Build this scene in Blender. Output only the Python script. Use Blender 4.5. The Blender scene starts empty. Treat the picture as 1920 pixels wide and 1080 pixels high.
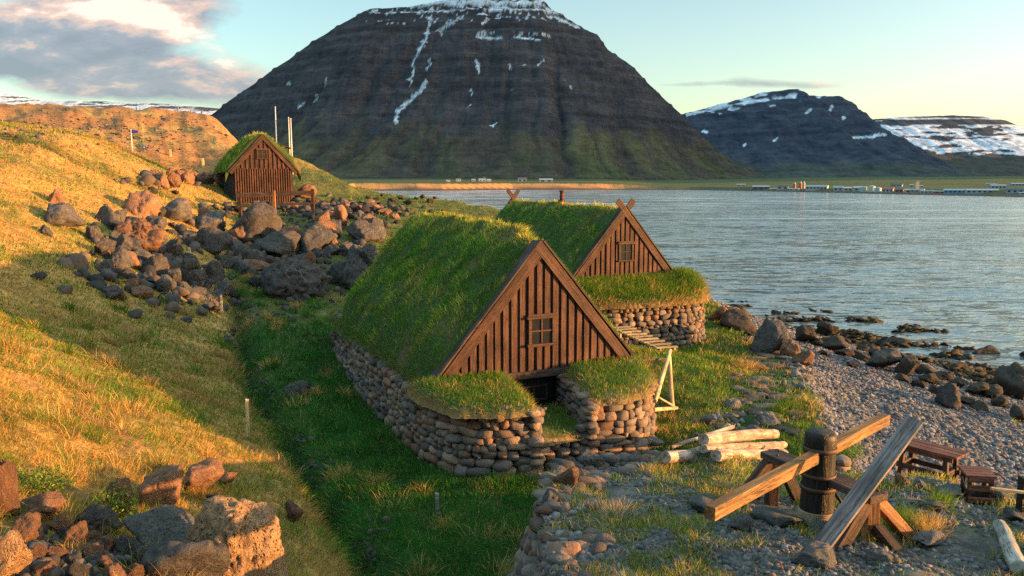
import bpy, bmesh, math, random
import numpy as np
from mathutils import Vector, Matrix, Euler
R = math.radians
rng = np.random.default_rng(7)
random.seed(7)
scene = bpy.context.scene
COL = scene.collection

# ------------------------------------------------------------------ camera constants
EYE = np.array([0.0, 0.0, 5.2])
FPX = 1493.0
PITCH = math.atan(195/FPX)
CP, SP = math.cos(PITCH), math.sin(PITCH)
def ray(px, py):
    yv = -(py-540)/FPX
    return np.array([(px-960)/FPX, CP+SP*yv, CP*yv-SP])
def at(px, py, t):
    return EYE + ray(px, py)*t
def atz(px, py, z):
    d = ray(px, py)
    return EYE + d*((z-EYE[2])/d[2])
def project(V):
    d = V-EYE
    f = d[..., 1]*CP - d[..., 2]*SP
    u = d[..., 1]*SP + d[..., 2]*CP
    return 960+FPX*d[..., 0]/f, 540-FPX*u/f, f

# ------------------------------------------------------------------ noise
_perm = rng.permutation(256).astype(np.int64)
_perm = np.concatenate([_perm, _perm, _perm])
_g3 = rng.normal(size=(256, 3)); _g3 /= np.linalg.norm(_g3, axis=1)[:, None]
def pnoise(x, y, z=0.0):
    flat2 = np.ndim(z) == 0 and float(z) == int(z)
    if flat2:
        x, y = np.broadcast_arrays(np.asarray(x, float), np.asarray(y, float)); z = np.float64(z)
    else: x, y, z = np.broadcast_arrays(np.asarray(x, float), np.asarray(y, float), np.asarray(z, float))
    xi, yi, zi = np.floor(x), np.floor(y), np.floor(z)
    fx, fy, fz = x-xi, y-yi, z-zi
    xi = xi.astype(np.int64) & 255; yi = yi.astype(np.int64) & 255; zi = np.int64(zi) & 255 if flat2 else zi.astype(np.int64) & 255
    def f(t): return t*t*t*(t*(t*6-15)+10)
    wx, wy, wz = f(fx), f(fy), f(fz)
    out = 0
    for i in (0, 1):
        for j in (0, 1):
            for k in ((0,) if flat2 else (0, 1)):
                h = _perm[_perm[_perm[(xi+i) & 255]+((yi+j) & 255)]+((zi+k) & 255)]
                g = _g3[h]
                d = g[..., 0]*(fx-i)+g[..., 1]*(fy-j)+g[..., 2]*(fz-k)
                out = out + d*(wx if i else 1-wx)*(wy if j else 1-wy)*(wz if k else 1-wz)
    return out*1.5
def fbm(x, y, z=0.0, octv=4, gain=.5):
    s, a, f = 0, 1.0, 1.0
    for _ in range(octv):
        s = s + a*pnoise(np.asarray(x)*f+_*17.3, np.asarray(y)*f-_*9.1, (z*2**_+_*4) if np.ndim(z) == 0 else np.asarray(z)*f+_*3.7)
        a *= gain; f *= 2.03
    return s
def ss(t):
    t = np.clip(t, 0, 1); return t*t*(3-2*t)
def smin(a, b, k):
    h = np.clip(.5+.5*(b-a)/k, 0, 1)
    return b*(1-h)+a*h-k*h*(1-h)
def smax(a, b, k): return -smin(-a, -b, k)
def lerp(a, b, t): return a+(b-a)*t

# ------------------------------------------------------------------ terrain
def uv(x, y):
    dx, dy = np.asarray(x, float)+5.3, np.asarray(y, float)-17.6
    return -.4226*dx+.9063*dy, .9063*dx+.4226*dy
def itp(t, xs, ys):
    return (np.interp(t-1.6, xs, ys)+np.interp(t, xs, ys)*2+np.interp(t+1.6, xs, ys))/4
VALLEY = ([-60, -8, 4, 12, 17, 25, 33, 45, 60, 90, 200], [-.38, -.38, -.30, .5, 1.1, 2.6, 4.0, 4.5, 4.8, 5, 6])
VB = ([-60, -12, -6.6, -.8, 3, 10, 20, 30, 39, 52, 70, 100, 160], [2, 7.5, 9.9, 14.9, 16.8, 20, 21, 19, 16, 14, 14, 16, 16])
VC = ([-60, -12, 3, 14, 23, 30, 39, 52, 70, 100, 160], [33, 32, 31.2, 29.3, 28.5, 25, 20, 17.5, 18, 20, 20])
FOOT = ([-60, -5, 5, 20, 35, 60], [0, 0, -.2, 1, 3, 3])
SHORE_AZ = [-180, -60, -30, -20, -14, -11, -5, 0, 8, 13, 18, 25, 31, 36, 45, 60, 90, 130, 180]
SHORE_R = [250, 250, 300, 400, 700, 960, 960, 1080, 1120, 1080, 900, 700, 600, 560, 620, 900, 2500, 4000, 4000]
SEA = -2.8
SHADE_STRIPE = [(-40.0, 44.5), (-30.0, 41.6), (-25.0, 40.3), (-22.0, 40.2), (-19.9, 41.6), (-18.0, 43.0), (-16.6, 44.4)]  # third hut's shadow on the slope, drawn in as dark green grass
def shade_stripe(x, y):
    """closeness to the painted shadow stripe that crosses the hillside behind"""
    d = np.full(np.shape(x), 1e9)
    for (x0, y0), (x1, y1) in zip(SHADE_STRIPE[:-1], SHADE_STRIPE[1:]):
        vx, vy = x1-x0, y1-y0; t = np.clip(((x-x0)*vx+(y-y0)*vy)/(vx*vx+vy*vy), 0, 1)
        d = np.minimum(d, np.hypot(x-x0-t*vx, y-y0-t*vy))
    return d
def plat_edge(x, y):
    return smin(x-.15-.05*np.sin(y*1.3), 12.3+.42*(x-2)-y, 1.0)
def ground(x, y, detail=True):
    x = np.asarray(x, float); y = np.asarray(y, float)
    u, v = uv(x, y)
    zv = itp(u, *VALLEY)
    vb, vc = itp(u, *VB), itp(u, *VC)
    wob = pnoise(u*.25, v*.1, 5.0)*.8
    q = (v-vb+wob)/(vc-vb)
    zb = np.where(q > 0, lerp(zv, SEA, np.clip(q, 0, 1)**.9)-.22*ss(q*12), zv)
    zb = np.where(q > 1, SEA-.10*(v-vc+wob), zb)
    zb = np.maximum(zb, -7)
    s = itp(u, *FOOT)-v
    s = .5*(s+np.sqrt(s*s+.12))
    sl = .47*np.minimum(s, 8.6)+.11*np.maximum(s-8.6, 0)*(1/(1+.02*np.maximum(s-8.6, 0)))+.25*np.exp(-((s-.3)/.5)**2)*.0
    z = zb+sl
    hz = 5+8.0*ss((u-44)/36)*(1-ss((v-4.0)/8.5))*(1-ss((u-170)/120))+.02*np.clip(-v, 0, 40)-16*ss((v-11)/8)
    z = np.where(u > 25, smax(z, np.where(u > 40, hz, -9), 1.2), z)
    z = z+1.9*np.exp(-((u-52)/8)**2-((v-9)/4.0)**2)
    z = z+.55*np.exp(-((u-1.0)/2.0)**2-((v-10.6)/1.9)**2)
    # hollow along the painted shadow stripe at the slope's foot
    z = z-.42*np.exp(-((v-itp(u, *FOOT)-.1)/.33)**2)*ss((u+11)/3)*(1-ss((u-13)/4))
    near_ = (np.abs(x+27) < 16) & (np.abs(y-42) < 7)
    if near_.any(): z = np.where(near_, z-.55*np.exp(-(shade_stripe(x, y)/.62)**2), z)  # shallow hollow carved along the painted shadow stripe
    # capstan platform
    zp = np.clip(1.35+.13*(8.7-y), .35, 2.2)
    e = plat_edge(x, y)
    w = .30+np.maximum(0, x-2.6)*.9
    S = ss((e+.02)/w)*(1-ss((v-7.0)/5.5))*(1-ss((y-15)/4))
    z = lerp(z, np.maximum(z, zp), S)
    # knoll the photographer stands on
    z = z+1.3*np.exp(-((x+.3)**2+(y+1.5)**2)/14.0)
    z = z+.55*np.exp(-((x+3.2)**2/3.0+(y-6.9)**2/3.2))      # the heap of boulders lies on a hump
    if detail:
        r = np.hypot(x, y)
        land = ss((z-SEA+.3)/1.0)
        z = z+land*(.10*fbm(x*.55, y*.55, 1.0, 3)+.05*pnoise(x*2.3, y*2.3, 9.0)*(1-ss((r-40)/40)))
        hill = ss((u-30)/25)
        z = z+hill*land*(.55*fbm(x*.09, y*.09, 2.0, 4)+.34*fbm(x*.42, y*.42, 8.0, 4))*(1-ss((v-2)/12)*.6)
    # far shore
    r = np.hypot(x, y)
    az = np.degrees(np.arctan2(x, y))
    Rs = np.interp(az, SHORE_AZ, SHORE_R)+12*pnoise(az*.5, 3.3)
    d = r-Rs
    bank = ss((az+16)/6)*(1-ss((az-6)/5))
    zf = np.where(d > 0, SEA+1.2*ss(d/15)+(2.2+5.0*bank)*ss((d-30)/25)+.012*np.clip(d-40, 0, 2500), -12+9.2*ss((d+40)/40))
    zf = zf+np.where(d > 60, 1.2*fbm(x*.006, y*.006, 4, 3), 0)
    return np.maximum(z, np.where(r > 180, zf, -12))
def gz(x, y): return float(ground(np.array([x]), np.array([y]))[0])
def Gmany(px, py, tmin=3.0, tmax=400.0, n=500):
    """points of the ground seen along many rays"""
    px = np.atleast_1d(np.asarray(px, float)); py = np.atleast_1d(np.asarray(py, float))
    yv = -(py-540)/FPX
    D = np.stack([(px-960)/FPX, CP+SP*yv, CP*yv-SP], 1)
    t = np.exp(np.linspace(math.log(tmin), math.log(tmax), n))
    P = EYE+D[:, None, :]*t[None, :, None]
    below = P[..., 2] < ground(P[..., 0], P[..., 1])
    k = np.where(below.any(1), below.argmax(1), n-1)
    lo, hi = t[np.maximum(k-1, 0)], t[k]
    for _ in range(9):
        m = (lo+hi)/2; Q = EYE+D*m[:, None]; b = Q[:, 2] < ground(Q[:, 0], Q[:, 1])
        hi = np.where(b, m, hi); lo = np.where(b, lo, m)
    Q = EYE+D*hi[:, None]; Q[:, 2] = ground(Q[:, 0], Q[:, 1])
    return Q, hi
def G(px, py, tmin=3.0, tmax=400.0):
    Q, t = Gmany(px, py, tmin, tmax); return Q[0], float(t[0])

# ------------------------------------------------------------------ objects
def props(o, label=None, cat=None, group=None, kind=None):
    if label: o['label'] = label
    if cat: o['category'] = cat
    if group: o['group'] = group
    if kind: o['kind'] = kind
    return o
def empty(name, loc=(0, 0, 0), rz=0.0, label=None, cat=None, group=None):
    o = bpy.data.objects.new(name, None); COL.objects.link(o)
    o.empty_display_size = .2
    o.location = loc; o.rotation_euler = (0, 0, rz)
    return props(o, label, cat, group)
def link(name, me, mat=None, parent=None):
    o = bpy.data.objects.new(name, me); COL.objects.link(o)
    if mat is not None and len(me.materials) == 0: me.materials.append(mat)
    if parent is not None: o.parent = parent
    return o
def np_mesh(name, V, T, col=None, smooth=True):
    """V n*3, T m*k uniform faces"""
    V = np.ascontiguousarray(V, dtype=np.float32); T = np.ascontiguousarray(T, dtype=np.int32)
    me = bpy.data.meshes.new(name)
    me.vertices.add(len(V)); me.vertices.foreach_set('co', V.ravel())
    k = T.shape[1]
    me.loops.add(T.size); me.loops.foreach_set('vertex_index', T.ravel())
    me.polygons.add(len(T)); me.polygons.foreach_set('loop_start', np.arange(0, T.size, k, dtype=np.int32))
    if smooth: me.polygons.foreach_set('use_smooth', np.ones(len(T), dtype=bool))
    me.update(calc_edges=True)
    if col is not None:
        c = np.ones((len(V), 4), np.float32); c[:, :col.shape[1]] = col
        a = me.color_attributes.new('Col', 'FLOAT_COLOR', 'POINT'); a.data.foreach_set('color', c.ravel())
    return me
class MB:
    def __init__(s): s.v = []; s.f = []
    def add(s, V, F):
        n = len(s.v); s.v += [tuple(map(float, p)) for p in V]; s.f += [tuple(i+n for i in f) for f in F]; return s
    BF = [(0, 3, 2, 1), (4, 5, 6, 7), (0, 1, 5, 4), (1, 2, 6, 5), (2, 3, 7, 6), (3, 0, 4, 7)]
    def box(s, x0, x1, y0, y1, z0, z1, M=None):
        V = [Vector(p) for p in ((x0, y0, z0), (x1, y0, z0), (x1, y1, z0), (x0, y1, z0), (x0, y0, z1), (x1, y0, z1), (x1, y1, z1), (x0, y1, z1))]
        if M is not None: V = [M @ p for p in V]
        return s.add(V, s.BF)
    def hexa(s, V): return s.add(V, s.BF)
    def beam(s, p0, p1, w, h, up=(0, 0, 1)):
        M, L = frame(p0, p1, up)
        return s.box(0, L, -w/2, w/2, -h/2, h/2, M)
    def tube(s, p0, p1, r0, r1=None, n=10, up=(0, 0, 1)):
        r1 = r0 if r1 is None else r1
        M, L = frame(p0, p1, up)
        V = [M @ Vector((x, r*math.cos(2*math.pi*i/n), r*math.sin(2*math.pi*i/n))) for x, r in ((0, r0), (L, r1)) for i in range(n)]
        F = [(i, (i+1) % n, n+(i+1) % n, n+i) for i in range(n)]+[tuple(reversed(range(n))), tuple(range(n, 2*n))]
        return s.add(V, F)
    def build(s, name, mat, parent=None, bevel=0.0, smooth=False):
        me = bpy.data.meshes.new(name); me.from_pydata(s.v, [], s.f); me.update()
        if smooth: me.polygons.foreach_set('use_smooth', [True]*len(me.polygons))
        o = link(name, me, mat, parent)
        if bevel:
            b = o.modifiers.new('bevel', 'BEVEL'); b.width = bevel; b.segments = 2; b.limit_method = 'ANGLE'
        return o
def frame(p0, p1, up=(0, 0, 1)):
    p0, p1, up = Vector(p0), Vector(p1), Vector(up)
    x = (p1-p0); L = x.length; x.normalize()
    if abs(x.dot(up)) > .98: up = Vector((0, 1, 0))
    y = up.cross(x).normalized(); z = x.cross(y)
    M = Matrix((x, y, z)).transposed().to_4x4(); M.translation = p0
    return M, L
def beam_obj(name, p0, p1, w, h, mat, parent=None, bevel=.008, up=(0, 0, 1), warp=0.0):
    """a timber along its own local X, so that the grain runs along it"""
    M, L = frame(p0, p1, up)
    n = 8
    V, F = [], []
    ph = random.random()*6
    for i in range(n+1):
        x = L*i/n
        k = 1+.04*math.sin(i*2.1+ph)*(1 if warp else .3)
        dz = warp*math.sin(math.pi*i/n)
        for a, b in ((-1, -1), (1, -1), (1, 1), (-1, 1)):
            V.append((x, a*w/2*k, b*h/2*k+dz))
    for i in range(n):
        for j in range(4):
            F.append((i*4+j, i*4+(j+1) % 4, (i+1)*4+(j+1) % 4, (i+1)*4+j))
    F += [(3, 2, 1, 0), (n*4, n*4+1, n*4+2, n*4+3)]
    mb = MB().add(V, F); o = mb.build(name, mat, parent, bevel)
    o.matrix_local = M
    return o
def log_obj(name, p0, p1, r0, r1, mat, parent=None, seed=0, n=14, m=14):
    M, L = frame(p0, p1)
    V, F = [], []
    rs = np.random.default_rng(seed)
    ox = rs.random()*50
    for i in range(m+1):
        x = L*i/m
        r = lerp(r0, r1, i/m)
        if i in (0, m): r *= .93
        cx, cy = .25*r0*float(pnoise(i*.35, ox)), .25*r0*float(pnoise(i*.35, ox+9))
        for j in range(n):
            a = 2*math.pi*j/n
            rr = r*(1+.10*float(pnoise(math.cos(a)*1.2+ox, math.sin(a)*1.2, x*1.8)))
            V.append((x, cx+rr*math.cos(a), cy+rr*math.sin(a)))
    for i in range(m):
        for j in range(n):
            F.append((i*n+j, i*n+(j+1) % n, (i+1)*n+(j+1) % n, (i+1)*n+j))
    F += [tuple(reversed(range(n))), tuple(range(m*n, m*n+n))]
    o = MB().add(V, F).build(name, mat, parent, 0, True)
    b = o.modifiers.new('bevel', 'BEVEL'); b.width = .012; b.segments = 2; b.limit_method = 'ANGLE'; b.angle_limit = R(50)
    o.matrix_local = M
    return o
def copy_tree(o, parent=None):
    c = o.copy(); COL.objects.link(c)
    if parent is not None: c.parent = parent
    for ch in list(o.children): copy_tree(ch, c)
    return c
def ico(sub):
    bm = bmesh.new(); bmesh.ops.create_icosphere(bm, subdivisions=sub, radius=1.0)
    V = np.array([v.co[:] for v in bm.verts]); F = np.array([[v.index for v in f.verts] for f in bm.faces]); bm.free()
    return V, F
ICO = {k: ico(k) for k in (1, 2, 3, 4, 5)}

# ------------------------------------------------------------------ node materials
class NT:
    def __init__(s, name):
        s.m = bpy.data.materials.new(name); s.m.use_nodes = True
        s.t = s.m.node_tree; s.t.nodes.clear()
        s.out = s.n('ShaderNodeOutputMaterial')
    def n(s, typ, **kw):
        nd = s.t.nodes.new(typ)
        for k, val in kw.items():
            if k in nd.inputs.keys(): s.set(nd.inputs[k], val)
            else: setattr(nd, k, val)
        return nd
    def set(s, sock, val):
        if isinstance(val, bpy.types.NodeSocket): s.t.links.new(val, sock)
        elif isinstance(val, bpy.types.Node): s.t.links.new(val.outputs[0], sock)
        else:
            if isinstance(val, (tuple, list)) and sock.type == 'RGBA' and len(val) == 3: val = (*val, 1)
            sock.default_value = val
    def noise(s, vec, scale, detail=4, rough=.55, dist=0.0):
        nd = s.n('ShaderNodeTexNoise'); nd.inputs['Scale'].default_value = scale; nd.inputs['Detail'].default_value = detail
        nd.inputs['Roughness'].default_value = rough; nd.inputs['Distortion'].default_value = dist
        if vec is not None: s.set(nd.inputs['Vector'], vec)
        return nd.outputs[0]
    def voro(s, vec, scale, feature='F1'):
        nd = s.n('ShaderNodeTexVoronoi'); nd.feature = feature; nd.inputs['Scale'].default_value = scale
        if vec is not None: s.set(nd.inputs['Vector'], vec)
        return nd
    def coord(s, which='Object', scale=None):
        o = s.n('ShaderNodeTexCoord').outputs[which]
        if scale is not None:
            mp = s.n('ShaderNodeMapping'); s.set(mp.inputs['Vector'], o); mp.inputs['Scale'].default_value = scale
            o = mp.outputs[0]
        return o
    def ramp(s, fac, stops, interp='LINEAR'):
        nd = s.n('ShaderNodeValToRGB'); cr = nd.color_ramp; cr.interpolation = interp
        while len(cr.elements) < len(stops): cr.elements.new(.5)
        for e, (p, c) in zip(cr.elements, stops):
            e.position = p; e.color = (*c, 1) if len(c) == 3 else c
        s.set(nd.inputs[0], fac)
        return nd.outputs[0]
    def mix(s, fac, a, b, mode='MIX'):
        nd = s.n('ShaderNodeMix'); nd.data_type = 'RGBA'; nd.blend_type = mode
        s.set(nd.inputs[0], fac); s.set(nd.inputs[6], a); s.set(nd.inputs[7], b)
        return nd.outputs[2]
    def math(s, op, a, b=0.0, clamp=False):
        nd = s.n('ShaderNodeMath'); nd.operation = op; nd.use_clamp = clamp
        s.set(nd.inputs[0], a); s.set(nd.inputs[1], b)
        return nd.outputs[0]
    def attr(s, name='Col'):
        nd = s.n('ShaderNodeAttribute'); nd.attribute_name = name
        return nd.outputs['Color']
    def bump(s, h, strength=.5, dist=.02, normal=None):
        nd = s.n('ShaderNodeBump'); nd.inputs['Strength'].default_value = strength; nd.inputs['Distance'].default_value = dist
        s.set(nd.inputs['Height'], h)
        if normal is not None: s.set(nd.inputs['Normal'], normal)
        return nd.outputs[0]
    def principled(s, color, rough=.9, normal=None, spec=.3, metallic=0.0):
        p = s.n('ShaderNodeBsdfPrincipled')
        s.set(p.inputs['Base Color'], color); s.set(p.inputs['Roughness'], rough); p.inputs['Specular IOR Level'].default_value = spec
        p.inputs['Metallic'].default_value = metallic
        if normal is not None: s.set(p.inputs['Normal'], normal)
        s.t.links.new(p.outputs[0], s.out.inputs[0])
        return p
M = {}
def wood(name, c0, c1, scale=(1.2, 22, 22), rough=.75, lich=None, bumpd=.012):
    t = NT(name); v = t.coord('Object', scale)
    rnd = t.n('ShaderNodeObjectInfo').outputs['Random']
    off = t.n('ShaderNodeVectorMath'); off.operation = 'ADD'; t.set(off.inputs[0], v)
    cb = t.n('ShaderNodeCombineXYZ'); t.set(cb.inputs[0], t.math('MULTIPLY', rnd, 37)); t.set(cb.inputs[1], t.math('MULTIPLY', rnd, 91)); t.set(off.inputs[1], cb)
    g = t.noise(off.outputs[0], 1.0, 6, .62, .4)
    g2 = t.noise(t.coord('Object'), 2.6, 3)
    f = t.math('ADD', t.math('MULTIPLY', g, .75), t.math('MULTIPLY', g2, .35))
    c = t.ramp(f, [(.36, tuple(k*.5 for k in c0)), (.5, c0), (.70, c1)])
    ck = t.noise(off.outputs[0], .42, 5, .75, 1.2)
    ckm = t.ramp(ck, [(.485, (1, 1, 1)), (.5, (.12, .10, .09)), (.515, (1, 1, 1))]); c = t.mix(.85, c, ckm, 'MULTIPLY')
    wv = t.ramp(t.noise(t.coord('Object'), 1.1, 4, .6), [(.35, (.62, .60, .60)), (.65, (1.2, 1.18, 1.15))]); c = t.mix(1.0, c, wv, 'MULTIPLY')
    hv = t.n('ShaderNodeHueSaturation'); t.set(hv.inputs['Color'], c); t.set(hv.inputs['Value'], t.math('ADD', t.math('MULTIPLY', rnd, .4), .8)); c = hv.outputs[0]
    if lich: c = t.mix(t.ramp(t.noise(t.coord('Object'), 9, 5, .7), [(.55, (0, 0, 0)), (.72, (1, 1, 1))]), c, lich)
    t.principled(c, rough, t.bump(t.math('ADD', g, t.math('MULTIPLY', ckm, .5)), .9, bumpd), .25)
    M[name] = t.m
    return t.m
def rock(name, c0, c1, lich=(.16, .17, .12), scale=1.0, holes=0.0, bump=.05, use_col=False):
    t = NT(name); v = t.coord('Object')
    big = t.noise(v, 2.2*scale, 6, .68, .4); fine = t.noise(v, 13*scale, 7, .72)
    rnd = t.n('ShaderNodeObjectInfo').outputs['Random']
    f = t.math('ADD', t.math('MULTIPLY', big, .6), t.math('MULTIPLY', fine, .5))
    c = t.ramp(f, [(.38, c0), (.68, c1)])
    c = t.mix(t.ramp(t.noise(v, 5.5*scale, 7, .78), [(.53, (0, 0, 0)), (.62, (.85, .85, .85))]), c, lich)
    hsv = t.n('ShaderNodeHueSaturation'); t.set(hsv.inputs['Color'], c); t.set(hsv.inputs['Value'], t.math('ADD', t.math('MULTIPLY', rnd, .5), .75)); c = hsv.outputs[0]
    if use_col: c = t.mix(1.0, t.attr(), t.ramp(f, [(.3, (.55, .55, .55)), (.7, (1.25, 1.25, 1.25))]), 'MULTIPLY')
    h = t.math('ADD', t.math('MULTIPLY', fine, .7), t.math('MULTIPLY', big, 1.5))
    if holes:
        vo = t.voro(v, 9*scale); vo2 = t.voro(v, 19*scale)
        h1 = t.ramp(vo.outputs['Distance'], [(.12, (0, 0, 0)), (.36, (1, 1, 1))]); h2 = t.ramp(vo2.outputs['Distance'], [(.1, (0, 0, 0)), (.34, (1, 1, 1))])
        msk = t.ramp(t.noise(v, 2.2*scale, 3), [(.42, (1, 1, 1)), (.60, (0, 0, 0))])
        hh = t.mix(msk, t.mix(1.0, h1, h2, 'MULTIPLY'), (1, 1, 1))
        h = t.math('ADD', h, t.math('MULTIPLY', hh, holes))
    t.principled(c, .93, t.bump(h, 1.0, bump), .15)
    M[name] = t.m
    return t.m
def colmat(name, rough=.9, transl=0.0, bump=None, spec=.2):
    t = NT(name); c = t.attr()
    if transl:
        d = t.n('ShaderNodeBsdfDiffuse'); t.set(d.inputs[0], c)
        tr = t.n('ShaderNodeBsdfTranslucent'); t.set(tr.inputs[0], c)
        mx = t.n('ShaderNodeMixShader'); mx.inputs[0].default_value = transl
        t.t.links.new(d.outputs[0], mx.inputs[1]); t.t.links.new(tr.outputs[0], mx.inputs[2]); t.t.links.new(mx.outputs[0], t.out.inputs[0])
    else:
        nrm = None
        if bump: nrm = t.bump(t.noise(t.coord('Object'), bump[0], 6, .65), .9, bump[1])
        t.principled(c, rough, nrm, spec)
    M[name] = t.m
    return t.m
def plain(name, c, rough=.6, metallic=0.0, spec=.4, var=.15):
    t = NT(name)
    n = t.noise(t.coord('Object'), 6, 5, .6)
    cc = t.ramp(n, [(.3, tuple(k*(1-var) for k in c)), (.7, tuple(min(1, k*(1+var)) for k in c))])
    t.principled(cc, rough, t.bump(n, .2, .01), spec, metallic)
    M[name] = t.m
    return t.m
# ================================================================== LIGHT, SKY, CAMERA
SUN_AZ, SUN_EL = 96.0, 5.8
LS = Vector((math.sin(R(SUN_AZ))*math.cos(R(SUN_EL)), math.cos(R(SUN_AZ))*math.cos(R(SUN_EL)), math.sin(R(SUN_EL))))
sl = bpy.data.lights.new('sun', 'SUN'); sl.energy = 4.4; sl.angle = R(.5); sl.color = (1.0, .50, .17)
so = bpy.data.objects.new('sun', sl); COL.objects.link(so)
so.rotation_euler = (-LS).to_track_quat('-Z', 'Y').to_euler(); so.location = (60, 0, 60)

w = bpy.data.worlds.new('World'); scene.world = w; w.use_nodes = True
wt = w.node_tree; wt.nodes.clear()
class WT(NT):
    def __init__(s): s.t = wt
W = WT()
sky = W.n('ShaderNodeTexSky'); sky.sky_type = 'NISHITA'; sky.sun_disc = False
sky.sun_elevation = R(SUN_EL); sky.sun_rotation = R(SUN_AZ); sky.air_density = 1.0; sky.dust_density = 1.1; sky.ozone_density = 1.4; sky.altitude = 0
geo = W.n('ShaderNodeNewGeometry'); sep = W.n('ShaderNodeSeparateXYZ')
tc = W.n('ShaderNodeTexCoord'); wt.links.new(tc.outputs['Generated'], sep.inputs[0])
dx, dy, dz = sep.outputs
ysafe = W.math('MAXIMUM', dy, .05)
A = W.math('DIVIDE', dx, ysafe); E = W.math('DIVIDE', dz, ysafe)
cv = W.n('ShaderNodeCombineXYZ'); W.set(cv.inputs[0], W.math('MULTIPLY', A, 6.0)); W.set(cv.inputs[1], W.math('MULTIPLY', E, 17.0))
W.set(cv.inputs[2], 1.7)
n1 = W.noise(cv.outputs[0], 1.05, 8, .60, .1)
def gauss(x, c, s):
    d = W.math('DIVIDE', W.math('SUBTRACT', x, c), s)
    return W.math('POWER', 2.718, W.math('MULTIPLY', W.math('MULTIPLY', d, d), -1.0))
def blob(a, sa, e, se): return W.math('MULTIPLY', gauss(A, a, sa), gauss(E, e, se))
EQ = W.math('ADD', E, W.math('MULTIPLY', A, .09))        # the long bank of cloud sags to the right
bank1 = W.math('MULTIPLY', gauss(A, -.47, .27), gauss(EQ, .086, .034))
bank2 = W.math('MULTIPLY', blob(-.47, .15, .205, .034), 1.25)
bank3 = blob(-.62, .16, .165, .025)
bank4 = W.math('MULTIPLY', W.math('ADD', blob(.27, .06, .124, .007), W.math('ADD', blob(.36, .07, .119, .006), blob(.20, .04, .120, .005))), .42)
bank5 = W.math('MULTIPLY', blob(-.16, .10, .235, .02), .0)
dens = W.math('ADD', W.math('ADD', bank1, bank2), W.math('ADD', W.math('MULTIPLY', bank3, .8), bank4))
cl = W.math('ADD', W.math('MULTIPLY', dens, .80), W.math('MULTIPLY', W.math('SUBTRACT', n1, .5), 1.05))
cloud = W.ramp(cl, [(.22, (0, 0, 0)), (.50, (1, 1, 1))])
cv2 = W.n('ShaderNodeCombineXYZ'); W.set(cv2.inputs[0], W.math('ADD', W.math('MULTIPLY', A, 6.0), .14)); W.set(cv2.inputs[1], W.math('ADD', W.math('MULTIPLY', E, 17.0), .30)); W.set(cv2.inputs[2], 1.7)
n2 = W.noise(cv2.outputs[0], 1.05, 8, .60, .1)
lit = W.math('ADD', W.math('MULTIPLY', W.math('SUBTRACT', n1, n2), 2.6), .42)
lit = W.math('ADD', lit, W.math('MULTIPLY', bank2, .42))
lit = W.math('ADD', lit, W.math('MULTIPLY', blob(-.355, .05, .128, .025), .45))
ccol = W.ramp(lit, [(.2, (.17, .19, .245)), (.55, (.25, .25, .30)), (.85, (.62, .42, .34)), (1.0, (.88, .66, .55))])
SKYK = 0.105
tint = W.mix(1.0, sky.outputs[0], W.ramp(W.math('ADD', W.math('MULTIPLY', dx, .75), .5), [(.05, (.84, .96, .95)), (.5, (.95, .98, .94)), (.95, (1.03, .99, .93))]), 'MULTIPLY')
# extra brightness added to the unseen sky overhead, to lift the shadows
hi = W.n('ShaderNodeMapRange'); hi.interpolation_type = 'SMOOTHSTEP'; W.set(hi.inputs[0], dz); hi.inputs[1].default_value = .30; hi.inputs[2].default_value = .85; hi.inputs[3].default_value = 0; hi.inputs[4].default_value = 1
tint = W.mix(hi.outputs[0], tint, W.mix(1.0, tint, (4.2, 3.9, 3.2), 'MULTIPLY'))
skyc = W.mix(1.0, tint, (SKYK, SKYK, SKYK), 'MULTIPLY')
cm = W.n('ShaderNodeMix'); cm.data_type = 'RGBA'
W.set(cm.inputs[0], W.math('MULTIPLY', cloud, .85)); W.set(cm.inputs[6], skyc)
CLK = .36
W.set(cm.inputs[7], W.mix(1.0, ccol, (CLK, CLK, CLK), 'MULTIPLY'))
bg = W.n('ShaderNodeBackground'); W.set(bg.inputs[0], cm.outputs[2]); bg.inputs[1].default_value = 1.0
wo = W.n('ShaderNodeOutputWorld'); wt.links.new(bg.outputs[0], wo.inputs[0])

cam = bpy.data.cameras.new('camera'); co = bpy.data.objects.new('camera', cam); COL.objects.link(co)
cam.sensor_width = 36; cam.lens = 36*FPX/1920; cam.clip_start = .1; cam.clip_end = 30000
co.location = EYE; co.rotation_euler = (math.pi/2-PITCH, 0, 0)
scene.camera = co
scene.view_settings.view_transform = 'Standard'; scene.view_settings.look = 'None'; scene.view_settings.gamma = 1
scene.view_settings.exposure = 2.1
scene.cycles.max_bounces = 5; scene.cycles.diffuse_bounces = 3; scene.cycles.glossy_bounces = 2; scene.cycles.transmission_bounces = 2
scene.cycles.use_denoising = False
scene.cycles.sample_clamp_indirect = 4

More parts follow.
